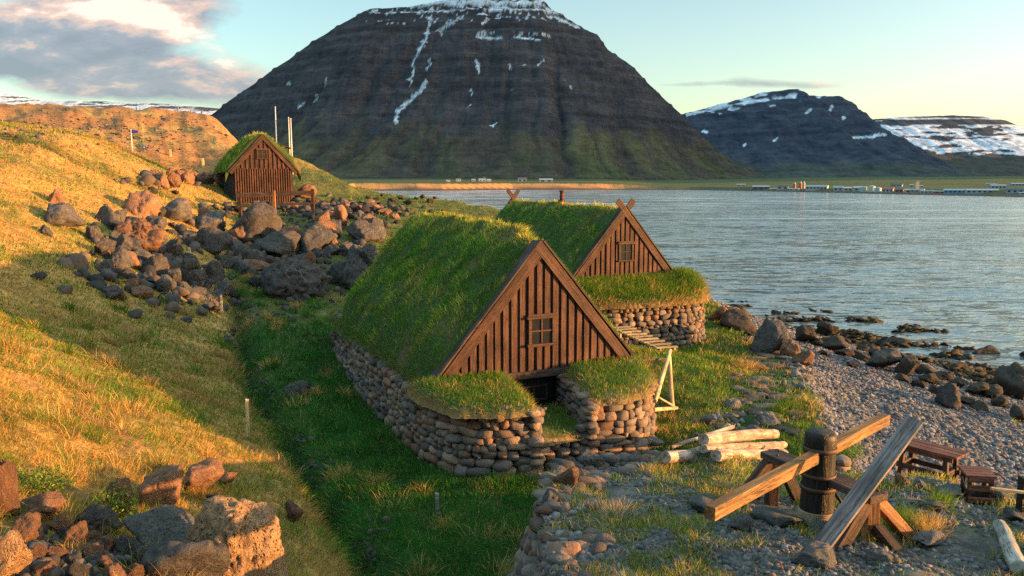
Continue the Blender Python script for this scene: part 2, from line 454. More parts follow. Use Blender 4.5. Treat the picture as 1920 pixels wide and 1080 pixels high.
# ================================================================== MATERIALS
wood('brown_board', (.046, .021, .014), (.096, .046, .030), (22, 22, 1.3))          # grain along local Z
wood('dark_board', (.034, .016, .011), (.078, .036, .022), (22, 22, 1.3))
wood('brown_timber', (.044, .021, .014), (.088, .043, .028))                        # grain along local X
wood('dark_timber', (.035, .022, .018), (.085, .055, .042))
wood('tarred_timber', (.007, .006, .0055), (.022, .015, .012), rough=.55)
wood('red_timber', (.12, .042, .024), (.22, .085, .05))
wood('orange_timber', (.24, .10, .035), (.42, .20, .075))
wood('yellow_timber', (.13, .066, .022), (.235, .128, .044))
wood('grey_timber', (.085, .075, .073), (.22, .19, .185))
wood('driftwood', (.24, .17, .13), (.46, .36, .30), (1.0, 12, 12), rough=.85)
wood('grey_log', (.17, .16, .14), (.34, .33, .29), (1.0, 12, 12), rough=.85)
wood('pale_pole', (.34, .24, .12), (.56, .44, .25), (1.0, 12, 12), rough=.8)
wood('stake_wood', (.50, .36, .16), (.70, .56, .30), (10, 10, 1.0), rough=.8)
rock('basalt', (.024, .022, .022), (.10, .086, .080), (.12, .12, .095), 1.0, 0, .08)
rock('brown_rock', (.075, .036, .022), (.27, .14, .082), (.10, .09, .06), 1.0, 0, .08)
rock('pitted_rock', (.14, .078, .042), (.40, .25, .14), (.20, .13, .05), 1.0, 2.4, .07)
rock('pitted_dark', (.07, .066, .062), (.17, .16, .15), (.13, .12, .07), 1.0, .8, .045)
rock('slab', (.055, .053, .052), (.16, .15, .145), (.19, .19, .15), 1.0, 0, .06)
rock('wet_rock', (.018, .015, .014), (.06, .048, .038), (.05, .035, .015))
rock('wall_stone', (.5, .5, .5), (.9, .9, .9), (1.0, 1.0, .9), 2.5, 0, .025, use_col=True)
rock('pebble', (.7, .7, .7), (1, 1, 1), (1, 1, 1), 2.0, 0, .01, use_col=True)
colmat('blade', transl=.42)
colmat('turf', .95, bump=(9, .06))
plain('soil', (.035, .026, .018), .95, var=.5)
plain('iron', (.06, .03, .02), .7, .3)
plain('black_void', (.008, .007, .006), .9)
plain('white_paint', (.50, .47, .42), .6)
plain('blue_sign', (.03, .06, .25), .5)
t = NT('glass'); t.principled((.015, .016, .018), .06, t.bump(t.noise(t.coord('Object'), 3), .25, .03), .25); M['glass'] = t.m

# ground: the albedo is laid down per vertex, the grain by noise
t = NT('ground'); v = t.coord('Object')
c = t.attr(); f1 = t.noise(v, 5, 8, .68); f2 = t.noise(v, .9, 5, .6)
c = t.mix(1.0, c, t.ramp(f1, [(.28, (.35, .35, .35)), (.5, (1, 1, 1)), (.74, (1.7, 1.6, 1.45))]), 'MULTIPLY')
c = t.mix(1.0, c, t.ramp(f2, [(.3, (.7, .72, .7)), (.7, (1.25, 1.22, 1.15))]), 'MULTIPLY')
t.principled(c, .95, t.bump(t.math('ADD', f1, f2), 1.0, .10), .1); M['ground'] = t.m

# sea
t = NT('sea'); v = t.coord('Object')
def mapp(sc, rot): 
    mp = t.n('ShaderNodeMapping'); t.set(mp.inputs['Vector'], v); mp.inputs['Scale'].default_value = sc; mp.inputs['Rotation'].default_value = (0, 0, R(rot)); return mp.outputs[0]
wa = t.noise(mapp((.10, .30, 1), 18), 1, 3, .5, .4)
wb = t.noise(mapp((.50, 1.7, 1), 10), 1, 5, .65, .6)
wc = t.noise(mapp((3.0, 5.5, 1), 25), 1, 3, .6)
h = t.math('ADD', t.math('ADD', t.math('MULTIPLY', wa, 1.0), t.math('MULTIPLY', wb, .42)), t.math('MULTIPLY', wc, .05))
sp = t.n('ShaderNodeSeparateXYZ'); t.set(sp.inputs[0], v)
# white horses: crests break where the water shoals off the spit
m1 = t.noise(mapp((.012, .10, 1), 4), 1, 5, .7, 1.0)
far = t.n('ShaderNodeMapRange'); t.set(far.inputs[0], sp.outputs[1]); far.inputs[1].default_value = 110; far.inputs[2].default_value = 330
lft = t.n('ShaderNodeMapRange'); t.set(lft.inputs[0], sp.outputs[0]); lft.inputs[1].default_value = 260; lft.inputs[2].default_value = -20
fm = t.math('MULTIPLY', t.math('MULTIPLY', far.outputs[0], lft.outputs[0]), t.ramp(m1, [(.545, (0, 0, 0)), (.60, (1, 1, 1))]))
p = t.n('ShaderNodeBsdfPrincipled')
t.set(p.inputs['Base Color'], t.mix(fm, (.135, .16, .155), (.75, .78, .8)))
t.set(p.inputs['Roughness'], t.math('ADD', t.math('MULTIPLY', fm, .5), .12)); p.inputs['IOR'].default_value = 1.36; p.inputs['Specular IOR Level'].default_value = .75
def wv3(vec, amp, det=3):
    nd = t.n('ShaderNodeTexNoise'); nd.inputs['Scale'].default_value = 1; nd.inputs['Detail'].default_value = det; nd.inputs['Roughness'].default_value = .6; nd.inputs['Distortion'].default_value = .5; t.set(nd.inputs['Vector'], vec)
    s1 = t.n('ShaderNodeVectorMath'); s1.operation = 'SUBTRACT'; t.set(s1.inputs[0], nd.outputs['Color']); s1.inputs[1].default_value = (.5, .5, .5)
    s2 = t.n('ShaderNodeVectorMath'); s2.operation = 'MULTIPLY'; t.set(s2.inputs[0], s1.outputs[0]); s2.inputs[1].default_value = (amp*.6, amp, 0); return s2.outputs[0]
def vadd(a, b):
    nd = t.n('ShaderNodeVectorMath'); nd.operation = 'ADD'; t.set(nd.inputs[0], a); t.set(nd.inputs[1], b); return nd.outputs[0]
wn = vadd(vadd(wv3(mapp((.022, .075, 1), 6), .40), wv3(mapp((.12, .40, 1), 14), .75)), vadd(wv3(mapp((.45, 1.5, 1), 10), 1.7, 5), vadd(wv3(mapp((2.2, 5, 1), 20), .75), (0, 0, 1.0))))
nz = t.n('ShaderNodeVectorMath'); nz.operation = 'NORMALIZE'; t.set(nz.inputs[0], wn)
t.set(p.inputs['Normal'], nz.outputs[0]); t.t.links.new(p.outputs[0], t.out.inputs[0]); M['sea'] = t.m

# mountains: rock, scree, grass and snow from per-vertex albedo
def mountmat(name, sc, bumpd):
    t = NT(name); v = t.coord('Object'); c = t.attr()
    f = t.noise(t.coord('Object', (sc, sc, sc*2.2)), 1, 8, .7)
    g = t.noise(t.coord('Object', (sc*4, sc*.7, sc*.45)), 1, 8, .72)
    st = t.noise(t.coord('Object', (sc*.12, sc*.12, sc*5.5)), 1, 5, .7, .6)
    k = t.math('ADD', t.math('ADD', t.math('MULTIPLY', f, .45), t.math('MULTIPLY', g, .28)), t.math('MULTIPLY', st, .17))
    c = t.mix(1.0, c, t.ramp(k, [(.33, (.40, .40, .42)), (.47, (1, 1, 1)), (.64, (1.75, 1.7, 1.65))]), 'MULTIPLY')
    t.principled(c, .95, t.bump(k, 1.0, bumpd), .05); M[name] = t.m
mountmat('mountain', .02, 18); mountmat('mountain_far', .012, 25)

# ================================================================== GROUND SHEET
def mixc(a, b, t): return a*(1-t[:, None])+b*t[:, None]
C3 = lambda *k: np.array([k], float)
def zones(x, y):
    """weights that both the soil colour and the grass use"""
    u, v = uv(x, y)
    vb = itp(u, *VB); ft = itp(u, *FOOT)
    n1 = fbm(x*.22, y*.22, 3.0, 4); n2 = fbm(x*.9, y*.9, 6.0, 3)
    z = {}
    z['u'], z['v'] = u, v
    z['slope'] = ss((ft-v+.25+.35*n1)/.6)
    zp = ss((plat_edge(x, y)+.05)/.3)*(1-ss((v-7.6)/2.0+.5*n1))*(1-ss((y-12.2-.3*x+1.2+.6*n1)/1.2))
    z['plat'] = zp*(u < 0)
    z['beach'] = ss((v-vb+.2+.9*n2*.5+.5*n1)/.7)
    z['hill'] = ss((u-40+6*n1)/18)
    z['mid'] = ss((u-8+3*n1)/5)
    r = np.hypot(x, y); az = np.degrees(np.arctan2(x, y)); Rs = np.interp(az, SHORE_AZ, SHORE_R)
    z['far'] = (r-Rs > -30)&(r > 180); z['fd'] = r-Rs
    z['az'] = az; z['r'] = r
    z['n1'], z['n2'] = n1, n2
    return z
def soil_col(x, y, z):
    k = zones(x, y); n1, n2 = k['n1'], k['n2']
    green = C3(.045, .075, .018); lush = C3(.028, .066, .014); dry = C3(.34, .20, .062); olive = C3(.12, .115, .04)
    brown = C3(.27, .135, .055); grav = C3(.115, .11, .105); shing = C3(.15, .14, .14)
    c = mixc(np.repeat(lush, len(x), 0), olive, ss((n1+.15)*1.6)*.6)
    c = mixc(c, olive*.9, k['mid']*.75)
    sc = mixc(np.repeat(dry, len(x), 0), C3(.15, .15, .04), ss((n1-.02)*2.2)*.75)
    sc = mixc(sc, C3(.22, .10, .045), ss((n2-.35)*2.5)*.6)
    c = mixc(c, sc, k['slope'])
    scarp = np.exp(-((k['v']-itp(k['u'], *FOOT)-.05)/.28)**2)*ss((k['u']+11)/3)*(1-ss((k['u']-13)/4))
    c = mixc(c, C3(.055, .042, .03), scarp*.85)
    hc = mixc(np.repeat(brown, len(x), 0), C3(.30, .20, .07), ss((n1+.05)*2))
    hc = mixc(hc, C3(.10, .05, .028), ss((n2+.6*n1-.30)*4)*.55)
    c = mixc(c, hc, k['hill'])
    c = mixc(c, C3(.022, .05, .014), np.exp(-(shade_stripe(x, y)/.8)**2))  # shadow stripe put into the soil colour
    c = mixc(c, mixc(np.repeat(grav, len(x), 0), C3(.07, .085, .03), ss((n1+n2*.5-.1)*2.0)*.8), k['plat'])
    c = mixc(c, shing, k['beach'])
    c = mixc(c, C3(.035, .028, .022), ss((SEA+.75-z)/.5)*k['beach'])
    # far shore
    fd = k['fd']; az = k['az']
    pl = mixc(np.repeat(C3(.075, .085, .035), len(x), 0), C3(.05, .07, .03), ss(fbm(x*.004, y*.012, 8, 3)+.4))
    pl = mixc(pl, C3(.42, .20, .075), ss((95-fd+30*n1)/50)*ss((az+16)/5)*(1-ss((az-7)/4)))
    fbch = C3(.085, .06, .05)
    pl = mixc(pl, fbch, ss((38-fd)/8))
    f = k['far'].astype(float)
    return mixc(c, pl, f)
def polar_sheet():
    az = np.concatenate([np.arange(-180, -44, 4.0), np.arange(-44, -36, .6), np.arange(-36, 36, .125), np.arange(36, 44, .6), np.arange(44, 180.1, 4.0)])
    rr = [0.6]
    while rr[-1] < 14000:
        r = rr[-1]; k = .05 if r < 5 else (.0085 if r < 42 else (.016 if r < 160 else (.03 if r < 500 else (.012 if r < 1400 else .05))))
        rr.append(r*(1+k))
    rr = np.array(rr)
    a, r = np.meshgrid(np.radians(az), rr)
    x, y = (r*np.sin(a)).ravel(), (r*np.cos(a)).ravel()
    z = ground(x, y)
    nA, nR = len(az), len(rr)
    i = np.arange(nR-1)[:, None]*nA+np.arange(nA-1)[None]
    F = np.stack([i, i+1, i+nA+1, i+nA], -1).reshape(-1, 4)[:, ::-1]
    V = np.stack([x, y, z], 1)
    # close the small hole under the camera
    V = np.vstack([V, [[0, 0, gz(0, 0)]]])
    col = soil_col(x, y, z); col = np.vstack([col, col[:1]])
    me = np_mesh('ground', V, F, np.clip(col, 0, 1))
    return me
go = link('ground', polar_sheet(), M['ground']); props(go, kind='structure')

xs = np.array([-1500, -400, -100, 0, 100, 400, 1500, 6000.]); ys = np.array([-2000, -300, 0, 60, 200, 600, 1300, 1900.])
X, Y = np.meshgrid(xs, ys); n = len(xs)
i = np.arange(len(ys)-1)[:, None]*n+np.arange(n-1)[None]
F = np.stack([i, i+1, i+n+1, i+n], -1).reshape(-1, 4)
wo_ = link('sea', np_mesh('sea', np.stack([X.ravel(), Y.ravel(), np.full(X.size, SEA)], 1), F), M['sea']); props(wo_, kind='structure')

# ================================================================== MOUNTAINS
def crest(pts, yc):
    P = np.array([at(px, py, yc/ray(px, py)[1]) for px, py in pts]); return P[:, 0], P[:, 2]
def seg_dist(px, py, pts):
    d = np.full(px.shape, 1e9)
    for (x0, y0), (x1, y1) in zip(pts[:-1], pts[1:]):
        vx, vy = x1-x0, y1-y0; L = vx*vx+vy*vy+1e-9
        t = np.clip(((px-x0)*vx+(py-y0)*vy)/L, 0, 1)
        d = np.minimum(d, np.hypot(px-x0-t*vx, py-y0-t*vy))
    return d
def mountain(name, pts, yc, depth, xc, step, base, mat, gully, terr, snowf, colf, rough=1.0, nseed=0.0, back=1200):
    cx, cz = crest(pts, yc)
    S0 = cz.max()
    xs = np.arange(cx[0], cx[-1]+step, step)
    yf = yc-depth-60
    qs = np.concatenate([np.arange(yf, yc+step*3, step*1.15), yc+np.array([60, 140, 300, 600, back])])
    X, Y = np.meshgrid(xs, qs)
    S = np.interp(X, cx, cz)
    S = S+rough*(6*fbm(X*.013, nseed, 2, 4))*np.clip(S/S0, .2, 1)
    L = np.maximum(depth*.30, depth*np.clip(S/S0, 0, 1)**.9)
    q = (Y-(yc-L))/L
    qc = np.clip(q, 0, 1)
    prof = np.where(qc < .5, .37*(qc/.5)**1.35, .37+.63*((qc-.5)/.5)**.92)
    H = base+(S-base)*prof
    a = (X-xc)/(1+.75*(1-qc))
    wv = fbm(X*.004, Y*.004, nseed+4, 3)*40
    g = 1-np.abs(pnoise((a+wv)/gully, Y/2600., nseed))*2
    g2 = 1-np.abs(pnoise((a+wv*.6)/(gully*.37), Y/900., nseed+8))*2
    env = np.sin(np.pi*np.clip(qc, 0, 1)**.8)**.8*(S-base)/S0
    H = H-env*(.046*S0*np.clip(g, 0, 1)**2+.022*S0*np.clip(g2, 0, 1)**2)*rough
    H = H+env*.02*S0*fbm(X*.008, Y*.008, nseed+2, 5)*rough
    if terr:
        amp, per = terr
        hh = H+7*fbm(X*.004, Y*.004, nseed+3, 3)
        H = H+amp*np.sin(2*np.pi*hh/per)*ss((qc-.42)/.2)*(q < 1.0)+amp*.45*np.sin(2*np.pi*hh/(per*.41))*ss((qc-.42)/.2)*(q < 1.0)
    H = np.where(q > 1, S-(q-1)*L*.12, H); H = np.where(q < 0, H+q*L*.9, H)
    V = np.stack([X, Y, H], -1).reshape(-1, 3)
    pxx, pyy, _ = project(V)
    fr = ((H-base)/(S0-base)).ravel(); gg = np.maximum(np.clip(g, 0, 1)**2, .6*np.clip(g2, 0, 1)**2).ravel()
    # how flat is each ledge: snow lies there
    dzdy = np.gradient(H, axis=0)/np.maximum(np.gradient(Y, axis=0), .1)
    flat = np.clip(1.1-dzdy.ravel(), -1, 1)
    c = colf(V, fr, gg, pxx, pyy, qc.ravel())
    sn = snowf(V, fr, gg, pxx, pyy, flat)
    c = mixc(c, C3(.56, .62, .70), np.clip(sn, 0, 1)*(.55+.45*ss(fbm(V[:, 0]*.03, V[:, 2]*.06, 2.0, 3)+.6)))
    nx = len(xs)
    i = np.arange(len(qs)-1)[:, None]*nx+np.arange(nx-1)[None]
    F = np.stack([i, i+1, i+nx+1, i+nx], -1).reshape(-1, 4)
    o = link(name, np_mesh(name, V, F, np.clip(c, 0, 1)), mat); props(o, kind='structure')
    return o
def thr(a, t, w=.06): return ss((a-t)/w+.5)
# --- the big table mountain
M1 = [(150, 330), (250, 300), (330, 262), (400, 212), (440, 182), (500, 140), (560, 97), (620, 57), (662, 32), (690, 17), (760, 13), (830, 2), (880, -8), (960, -12), (1018, -3), (1035, 18), (1080, 45), (1120, 65), (1140, 93), (1185, 124), (1215, 155), (1250, 190), (1275, 212), (1310, 250), (1350, 287), (1400, 318), (1450, 336), (1520, 345)]
def col1(V, fr, g, px, py, q):
    n = fbm(V[:, 0]*.006, V[:, 2]*.012, 3, 4)
    rockc = mixc(np.repeat(C3(.044, .042, .049), len(V), 0), C3(.067, .061, .067), ss(n+.5))
    band = pnoise(V[:, 2]*.045+.4*n, V[:, 0]*.0012, 3)
    rockc = mixc(rockc, C3(.032, .029, .032), ss(band*1.5)*.6)
    grass = mixc(np.repeat(C3(.066, .072, .034), len(V), 0), C3(.092, .082, .044), ss(n*1.5+.5))
    gw = ss((.29-fr+.10*n+.06*pnoise(V[:, 0]*.02, V[:, 2]*.003, 7))/.16)
    scree = mixc(grass, C3(.054, .045, .043), np.clip(g*1.2, 0, .85))
    return mixc(rockc, scree, gw)
COUL = [[(741, 232), (746, 208), (768, 190), (786, 172), (800, 154)], [(803, 128), (808, 112)], [(768, 158), (775, 130), (774, 112), (790, 88), (800, 62), (806, 34)],
        [(896, 118), (898, 138)], [(955, 122), (957, 128)], [(978, 125), (984, 121)], [(885, 170), (882, 177)], [(957, 168), (961, 169)], [(880, 195), (878, 203)], [(1068, 164), (1074, 165)], [(925, 238), (930, 231)],
        [(590, 190), (594, 178)], [(540, 160), (545, 157)], [(560, 200), (572, 194)], [(608, 156), (613, 150)], [(1010, 122), (1018, 113)], [(870, 30), (820, 58)], [(812, 15), (800, 75), (792, 92)], [(840, 40), (826, 62)], [(895, 70), (940, 72)], [(898, 62), (930, 60)], [(968, 62), (1030, 66)], [(965, 70), (1012, 74)], [(905, 45), (915, 35)], [(988, 36), (992, 22)]]
def snow1(V, fr, g, px, py, flat):
    n = fbm(V[:, 0]*.035, V[:, 2]*.08, 5, 5); nl = fbm(V[:, 0]*.006, V[:, 1]*.006, 9, 3)
    s = np.zeros(len(V))
    for k, ln in enumerate(COUL):
        wd = 2.9 if k in (0,) else (1.9 if k < 4 else 1.3)
        s = np.maximum(s, thr(wd-seg_dist(px+5*n, py+3*n, ln)+1.2*n, 0, 1.2))
    s = np.maximum(s, thr(3.2-np.hypot((px-896)/1.3, py-124)+2*n, 0, 1.5)); s = np.maximum(s, thr(2.6-np.hypot(px-956, (py-125)/1.2)+2*n, 0, 1.5))
    up = ss((fr-.70)/.22)
    s = np.maximum(s, thr(.42*up+.30*flat*up+.55*n+.30*nl+.22*g*up+.25*np.sin(V[:, 2]*.41+3*n)*up, .73, .05)*(px < 1110)*(px > 655))
    s = np.maximum(s, thr(6-np.abs(py-(5+.0*px))+9*n, 0, 2)*(px > 765)*(px < 1015)*(nl > -.35))
    s = np.maximum(s, thr(2.6-seg_dist(px, py, [(1040, 32), (1085, 52)])+3*n, 0, 1.5))
    return s
mountain('mountain', M1, 3000, 950, 130, 4.6, 24, M['mountain'], 150, (5.5, 46), snow1, col1)
# --- second mountain across the fjord
M2 = [(1150, 330), (1200, 270), (1275, 215), (1320, 204), (1380, 187), (1440, 172), (1498, 166), (1516, 179), (1578, 180), (1600, 195), (1622, 222), (1655, 243), (1700, 262), (1745, 290), (1800, 318), (1900, 338)]
def col2(V, fr, g, px, py, q):
    n = fbm(V[:, 0]*.005, V[:, 2]*.01, 13, 4)
    c = mixc(np.repeat(C3(.034, .043, .064), len(V), 0), C3(.049, .057, .077), ss(n+.5))
    return mixc(c, C3(.062, .070, .055), ss((.2-fr+.1*n)/.15)*.8)
def snow2(V, fr, g, px, py, flat):
    n = fbm(V[:, 0]*.012, V[:, 2]*.03, 15, 4)
    d = px*.55+py                                   # gullies lean to the right here
    gl = pnoise(d*.09, px*.004, 4)
    up = ss((fr-.45)/.45)
    s = thr(.55*up+.5*gl*up+.35*n-.0007*np.clip(px-1440, 0, 300)*2, .62, .06)
    s = np.maximum(s, thr(3-np.abs(py-(250-.145*(px-1275)*.0-50+.0*px)-0)+2*n, 9, 1))
    s = np.maximum(s, thr(2.5-seg_dist(px, py, [(1290, 214), (1390, 193), (1450, 186), (1490, 182)])+4*n, 0, 1.5))
    for p in ([(1520, 206), (1512, 211)], [(1556, 206), (1560, 200)], [(1582, 220), (1582, 222)], [(1452, 263), (1458, 259)], [(1395, 273), (1398, 271)], [(1325, 248), (1318, 246)], [(1640, 257), (1600, 258)], [(1660, 252), (1640, 254)]):
        s = np.maximum(s, thr(2.4-seg_dist(px, py, p)+1.5*n, 0, 1.2))
    return s
mountain('mountain_beyond', M2, 4500, 1500, 1350, 8, 26, M['mountain_far'], 240, (5, 60), snow2, col2, nseed=20, back=300)
# --- snowy plateau
M3 = [(1480, 300), (1560, 240), (1640, 223), (1700, 219), (1790, 216), (1850, 219), (1888, 226), (1905, 238), (1960, 246), (2060, 250), (2200, 300), (2300, 330)]
def col3(V, fr, g, px, py, q):
    n = fbm(V[:, 0]*.004, V[:, 2]*.01, 23, 4)
    return mixc(np.repeat(C3(.045, .052, .065), len(V), 0), C3(.065, .062, .050), ss((.42-fr+.1*n)/.2))
def snow3(V, fr, g, px, py, flat):
    n = fbm(px*.016, py*.11, 25, 4); 
    cliff = thr(5-np.abs(py-229+1.5*n), 0, 2)*(px > 1655)
    s = thr(.62+.9*n-ss((py-285)/14)*1.6, .50, .08)*(1-cliff)*thr(py, 226, 1)
    return np.maximum(s, thr(2.2-np.abs(py-222)+2*n, .8, 1)*.8)
mountain('snowy_plateau', M3, 5800, 1700, 2900, 11, 30, M['mountain_far'], 320, None, snow3, col3, nseed=40, rough=.5, back=300)
# --- white range at the far left
M4 = [(-700, 200), (-300, 165), (-100, 168), (0, 175), (40, 181), (90, 188), (200, 190), (320, 195), (420, 204), (560, 225), (700, 260)]
def col4(V, fr, g, px, py, q): return np.repeat(C3(.06, .07, .09), len(V), 0)
def snow4(V, fr, g, px, py, flat):
    n = fbm(px*.014, py*.30, 31, 4)
    return np.maximum(thr(.95+1.15*n-.35*ss((px-80)/200), .52, .1), 0)
mountain('snow_range', M4, 8000, 2200, -4000, 17, 40, M['mountain_far'], 400, None, snow4, col4, nseed=60, rough=.35, back=300)
# --- unseen ridge added right of frame to cast shade on the mountains
xs = np.arange(3200, 6400, 60.); ys = np.arange(900, 5000, 60.)
X, Y = np.meshgrid(xs, ys)
H = 1350*np.exp(-((X-4900)/900)**2)*ss((Y-950)/550)*(1-ss((Y-4000)/1000))*(1+.12*fbm(X*.002, Y*.002, 3, 4))-40
n = len(xs); i = np.arange(len(ys)-1)[:, None]*n+np.arange(n-1)[None]
F = np.stack([i, i+1, i+n+1, i+n], -1).reshape(-1, 4)
V = np.stack([X.ravel(), Y.ravel(), H.ravel()], 1)
props(link('shading_ridge', np_mesh('shading_ridge', V, F, np.repeat(C3(.05, .048, .045), len(V), 0)), M['mountain_far']), kind='structure')
# ================================================================== STONE WALLS
def poly_sd(P, x, y):
    """signed distance to a closed polygon, positive inside"""
    x = np.asarray(x, float); y = np.asarray(y, float)
    d = np.full(x.shape, 1e9); ins = np.zeros(x.shape, bool)
    n = len(P)
    for i in range(n):
        (x0, y0), (x1, y1) = P[i], P[(i+1) % n]
        vx, vy = x1-x0, y1-y0; L = vx*vx+vy*vy+1e-12
        t = np.clip(((x-x0)*vx+(y-y0)*vy)/L, 0, 1)
        d = np.minimum(d, np.hypot(x-x0-t*vx, y-y0-t*vy))
        c = ((y0 > y) != (y1 > y)) & (x < (x1-x0)*(y-y0)/(y1-y0+1e-12)+x0)
        ins ^= c
    return np.where(ins, d, -d)
def smooth_path(P, step=.05, iters=2, closed=False):
    P = [np.array(p, float) for p in P]
    for _ in range(iters):
        Q = [] if closed else [P[0]]
        for a, b in zip(P, P[1:]+([P[0]] if closed else [])): Q += [a*.75+b*.25, a*.25+b*.75]
        if not closed: Q.append(P[-1])
        P = Q
    if closed: P = P+[P[0]]
    P = np.array(P); d = np.r_[0, np.cumsum(np.hypot(*np.diff(P, axis=0).T))]
    n = max(2, int(d[-1]/step)); s = np.linspace(0, d[-1], n)
    return np.stack([np.interp(s, d, P[:, 0]), np.interp(s, d, P[:, 1])], 1), s
ST_COL = np.array([[.80, .66, .56]])*np.array([(.15, .15, .155), (.20, .19, .185), (.12, .12, .13), (.24, .20, .165), (.17, .155, .14), (.28, .24, .20), (.20, .14, .11), (.14, .145, .15)])
def stone(rs, hx, hy, hz, boxy=.75, rough=.13, sub=2):
    Vn, F = ICO[sub]
    p = rs.uniform(boxy, min(1.0, boxy+.34))
    V = np.sign(Vn)*np.abs(Vn)**p
    o = rs.random(3)*40
    q_ = rs.normal(size=(3, 3)); q_ /= np.linalg.norm(q_, axis=1)[:, None]
    for n_ in q_:
        dd_ = V @ n_; V = V-np.outer(np.maximum(dd_-rs.uniform(.62, .95), 0), n_)*.85
    k = 1+rough*pnoise(Vn[:, 0]*1.3+o[0], Vn[:, 1]*1.3+o[1], Vn[:, 2]*1.3+o[2])+rough*.4*pnoise(Vn[:, 0]*3.5+o[1], Vn[:, 1]*3.5+o[2], Vn[:, 2]*3.5)
    return V*k[:, None]*np.array([hx, hy, hz]), F
class Heap:
    def __init__(s): s.V = []; s.F = []; s.C = []; s.n = 0
    def put(s, V, F, c):
        s.V.append(V); s.F.append(F+s.n); s.n += len(V); s.C.append(np.repeat(np.array([c]), len(V), 0) if np.ndim(c) == 1 else c)
    def build(s, name, mat, parent=None):
        return link(name, np_mesh(name, np.vstack(s.V), np.vstack(s.F), np.clip(np.vstack(s.C), 0, 1)), mat, parent)
def wall_stones(hp, path, base, top, rs, hrange=(.10, .19), batter=.10, lrange=(1.1, 2.3), slab=None, depth=.14, cap=0.0, boxy=.72):
    """courses of stones along a path whose outside is on its right"""
    P, s = smooth_path(path)
    T = np.gradient(P, axis=0); T /= np.linalg.norm(T, axis=1)[:, None]
    Nn = np.stack([T[:, 1], -T[:, 0]], 1)
    L = s[-1]
    bz = np.array([base(*p) for p in P]); tz = np.array([top(*p) for p in P])
    zmin = bz.min()-.06
    z = zmin
    while z < tz.max()-.03:
        hc = rs.uniform(*hrange)*(1.22-.42*min(1, (z-zmin)/max(.3, tz.max()-zmin)))
        c = -rs.random()*.3
        while c < L:
            k = int(np.clip(c/L*(len(P)-1), 0, len(P)-1))
            fl = slab is not None and slab(P[k, 0], P[k, 1], z) > rs.random()
            ln = (rs.uniform(2.6, 5.0)*.10 if fl else hc*rs.uniform(*lrange)*1.0)
            m = int(np.clip((c+ln/2)/L*(len(P)-1), 0, len(P)-1))
            zc = z+hc/2+rs.uniform(-.025, .025)
            if zc+hc*.3 < tz[m] and zc > bz[m]-.10:
                hh = hc*(.58 if not fl else .52)
                n_lay = 2 if fl and hc > .21 else 1
                for q in range(n_lay):
                    zz = zc if n_lay == 1 else zc+(q-.5)*hc*.52
                    V, F = stone(rs, ln*.53, depth*rs.uniform(.85, 1.2), hh*(1.0 if n_lay == 1 else .70)*rs.uniform(.9, 1.1), .34 if fl else boxy, .19 if not fl else .2)
                    a = rs.normal()*(.04 if fl else .14)
                    ca, sa = math.cos(a), math.sin(a)
                    x, zq = V[:, 0]*ca-V[:, 2]*sa, V[:, 0]*sa+V[:, 2]*ca
                    t, nn = T[m], Nn[m]
                    off = -depth*.55-batter*(zz-zmin)+rs.normal()*.022
                    W = np.stack([P[m, 0]+t[0]*x+nn[0]*(off-V[:, 1]), P[m, 1]+t[1]*x+nn[1]*(off-V[:, 1]), zz+zq], 1)
                    hp.put(W, F, ST_COL[rs.integers(len(ST_COL))]*rs.uniform(.8, 1.2))
            if zc+hc*.3 < tz[m] and zc > bz[m]-.10 and rs.random() < .8:        # chips wedged in the joints
                sc_ = rs.uniform(.028, .055); V, F = stone(rs, sc_*1.5, sc_, sc_*.8, .5, .2, 1)
                t, nn = T[m], Nn[m]; zz = zc+rs.choice([-.5, .5])*hc*.9; off = -depth*.42-batter*(zz-zmin); dx_ = rs.uniform(-.5, .5)*ln
                hp.put(np.stack([P[m, 0]+t[0]*(V[:, 0]+dx_)+nn[0]*(off-V[:, 1]), P[m, 1]+t[1]*(V[:, 0]+dx_)+nn[1]*(off-V[:, 1]), zz+V[:, 2]], 1), F, ST_COL[rs.integers(len(ST_COL))]*rs.uniform(.6, 1.0))
            c += ln*(1.0 if not fl else 1.02)
        z += hc*.93
    return P
def solid_poly(P, z0, ztop, inset_top=.0):
    """prism of a polygon with a constant or per-vertex top"""
    n = len(P); mb = MB()
    V = [(x, y, z0) for x, y in P]+[(x, y, ztop if np.isscalar(ztop) else ztop[i]) for i, (x, y) in enumerate(P)]
    F = [tuple(range(n))[::-1], tuple(range(n, 2*n))]+[(i, (i+1) % n, n+(i+1) % n, n+i) for i in range(n)]
    return mb.add(V, F)
def inset(P, d):
    P = np.array(P); n = len(P); out = []
    area = sum(P[i][0]*P[(i+1) % n][1]-P[(i+1) % n][0]*P[i][1] for i in range(n))
    sg = 1 if area > 0 else -1
    for i in range(n):
        a, b, c = P[i-1], P[i], P[(i+1) % n]
        t = (c-a)/max(1e-9, np.linalg.norm(c-a)); nn = np.array([-t[1], t[0]])*sg
        out.append(tuple(b+nn*d))
    return out

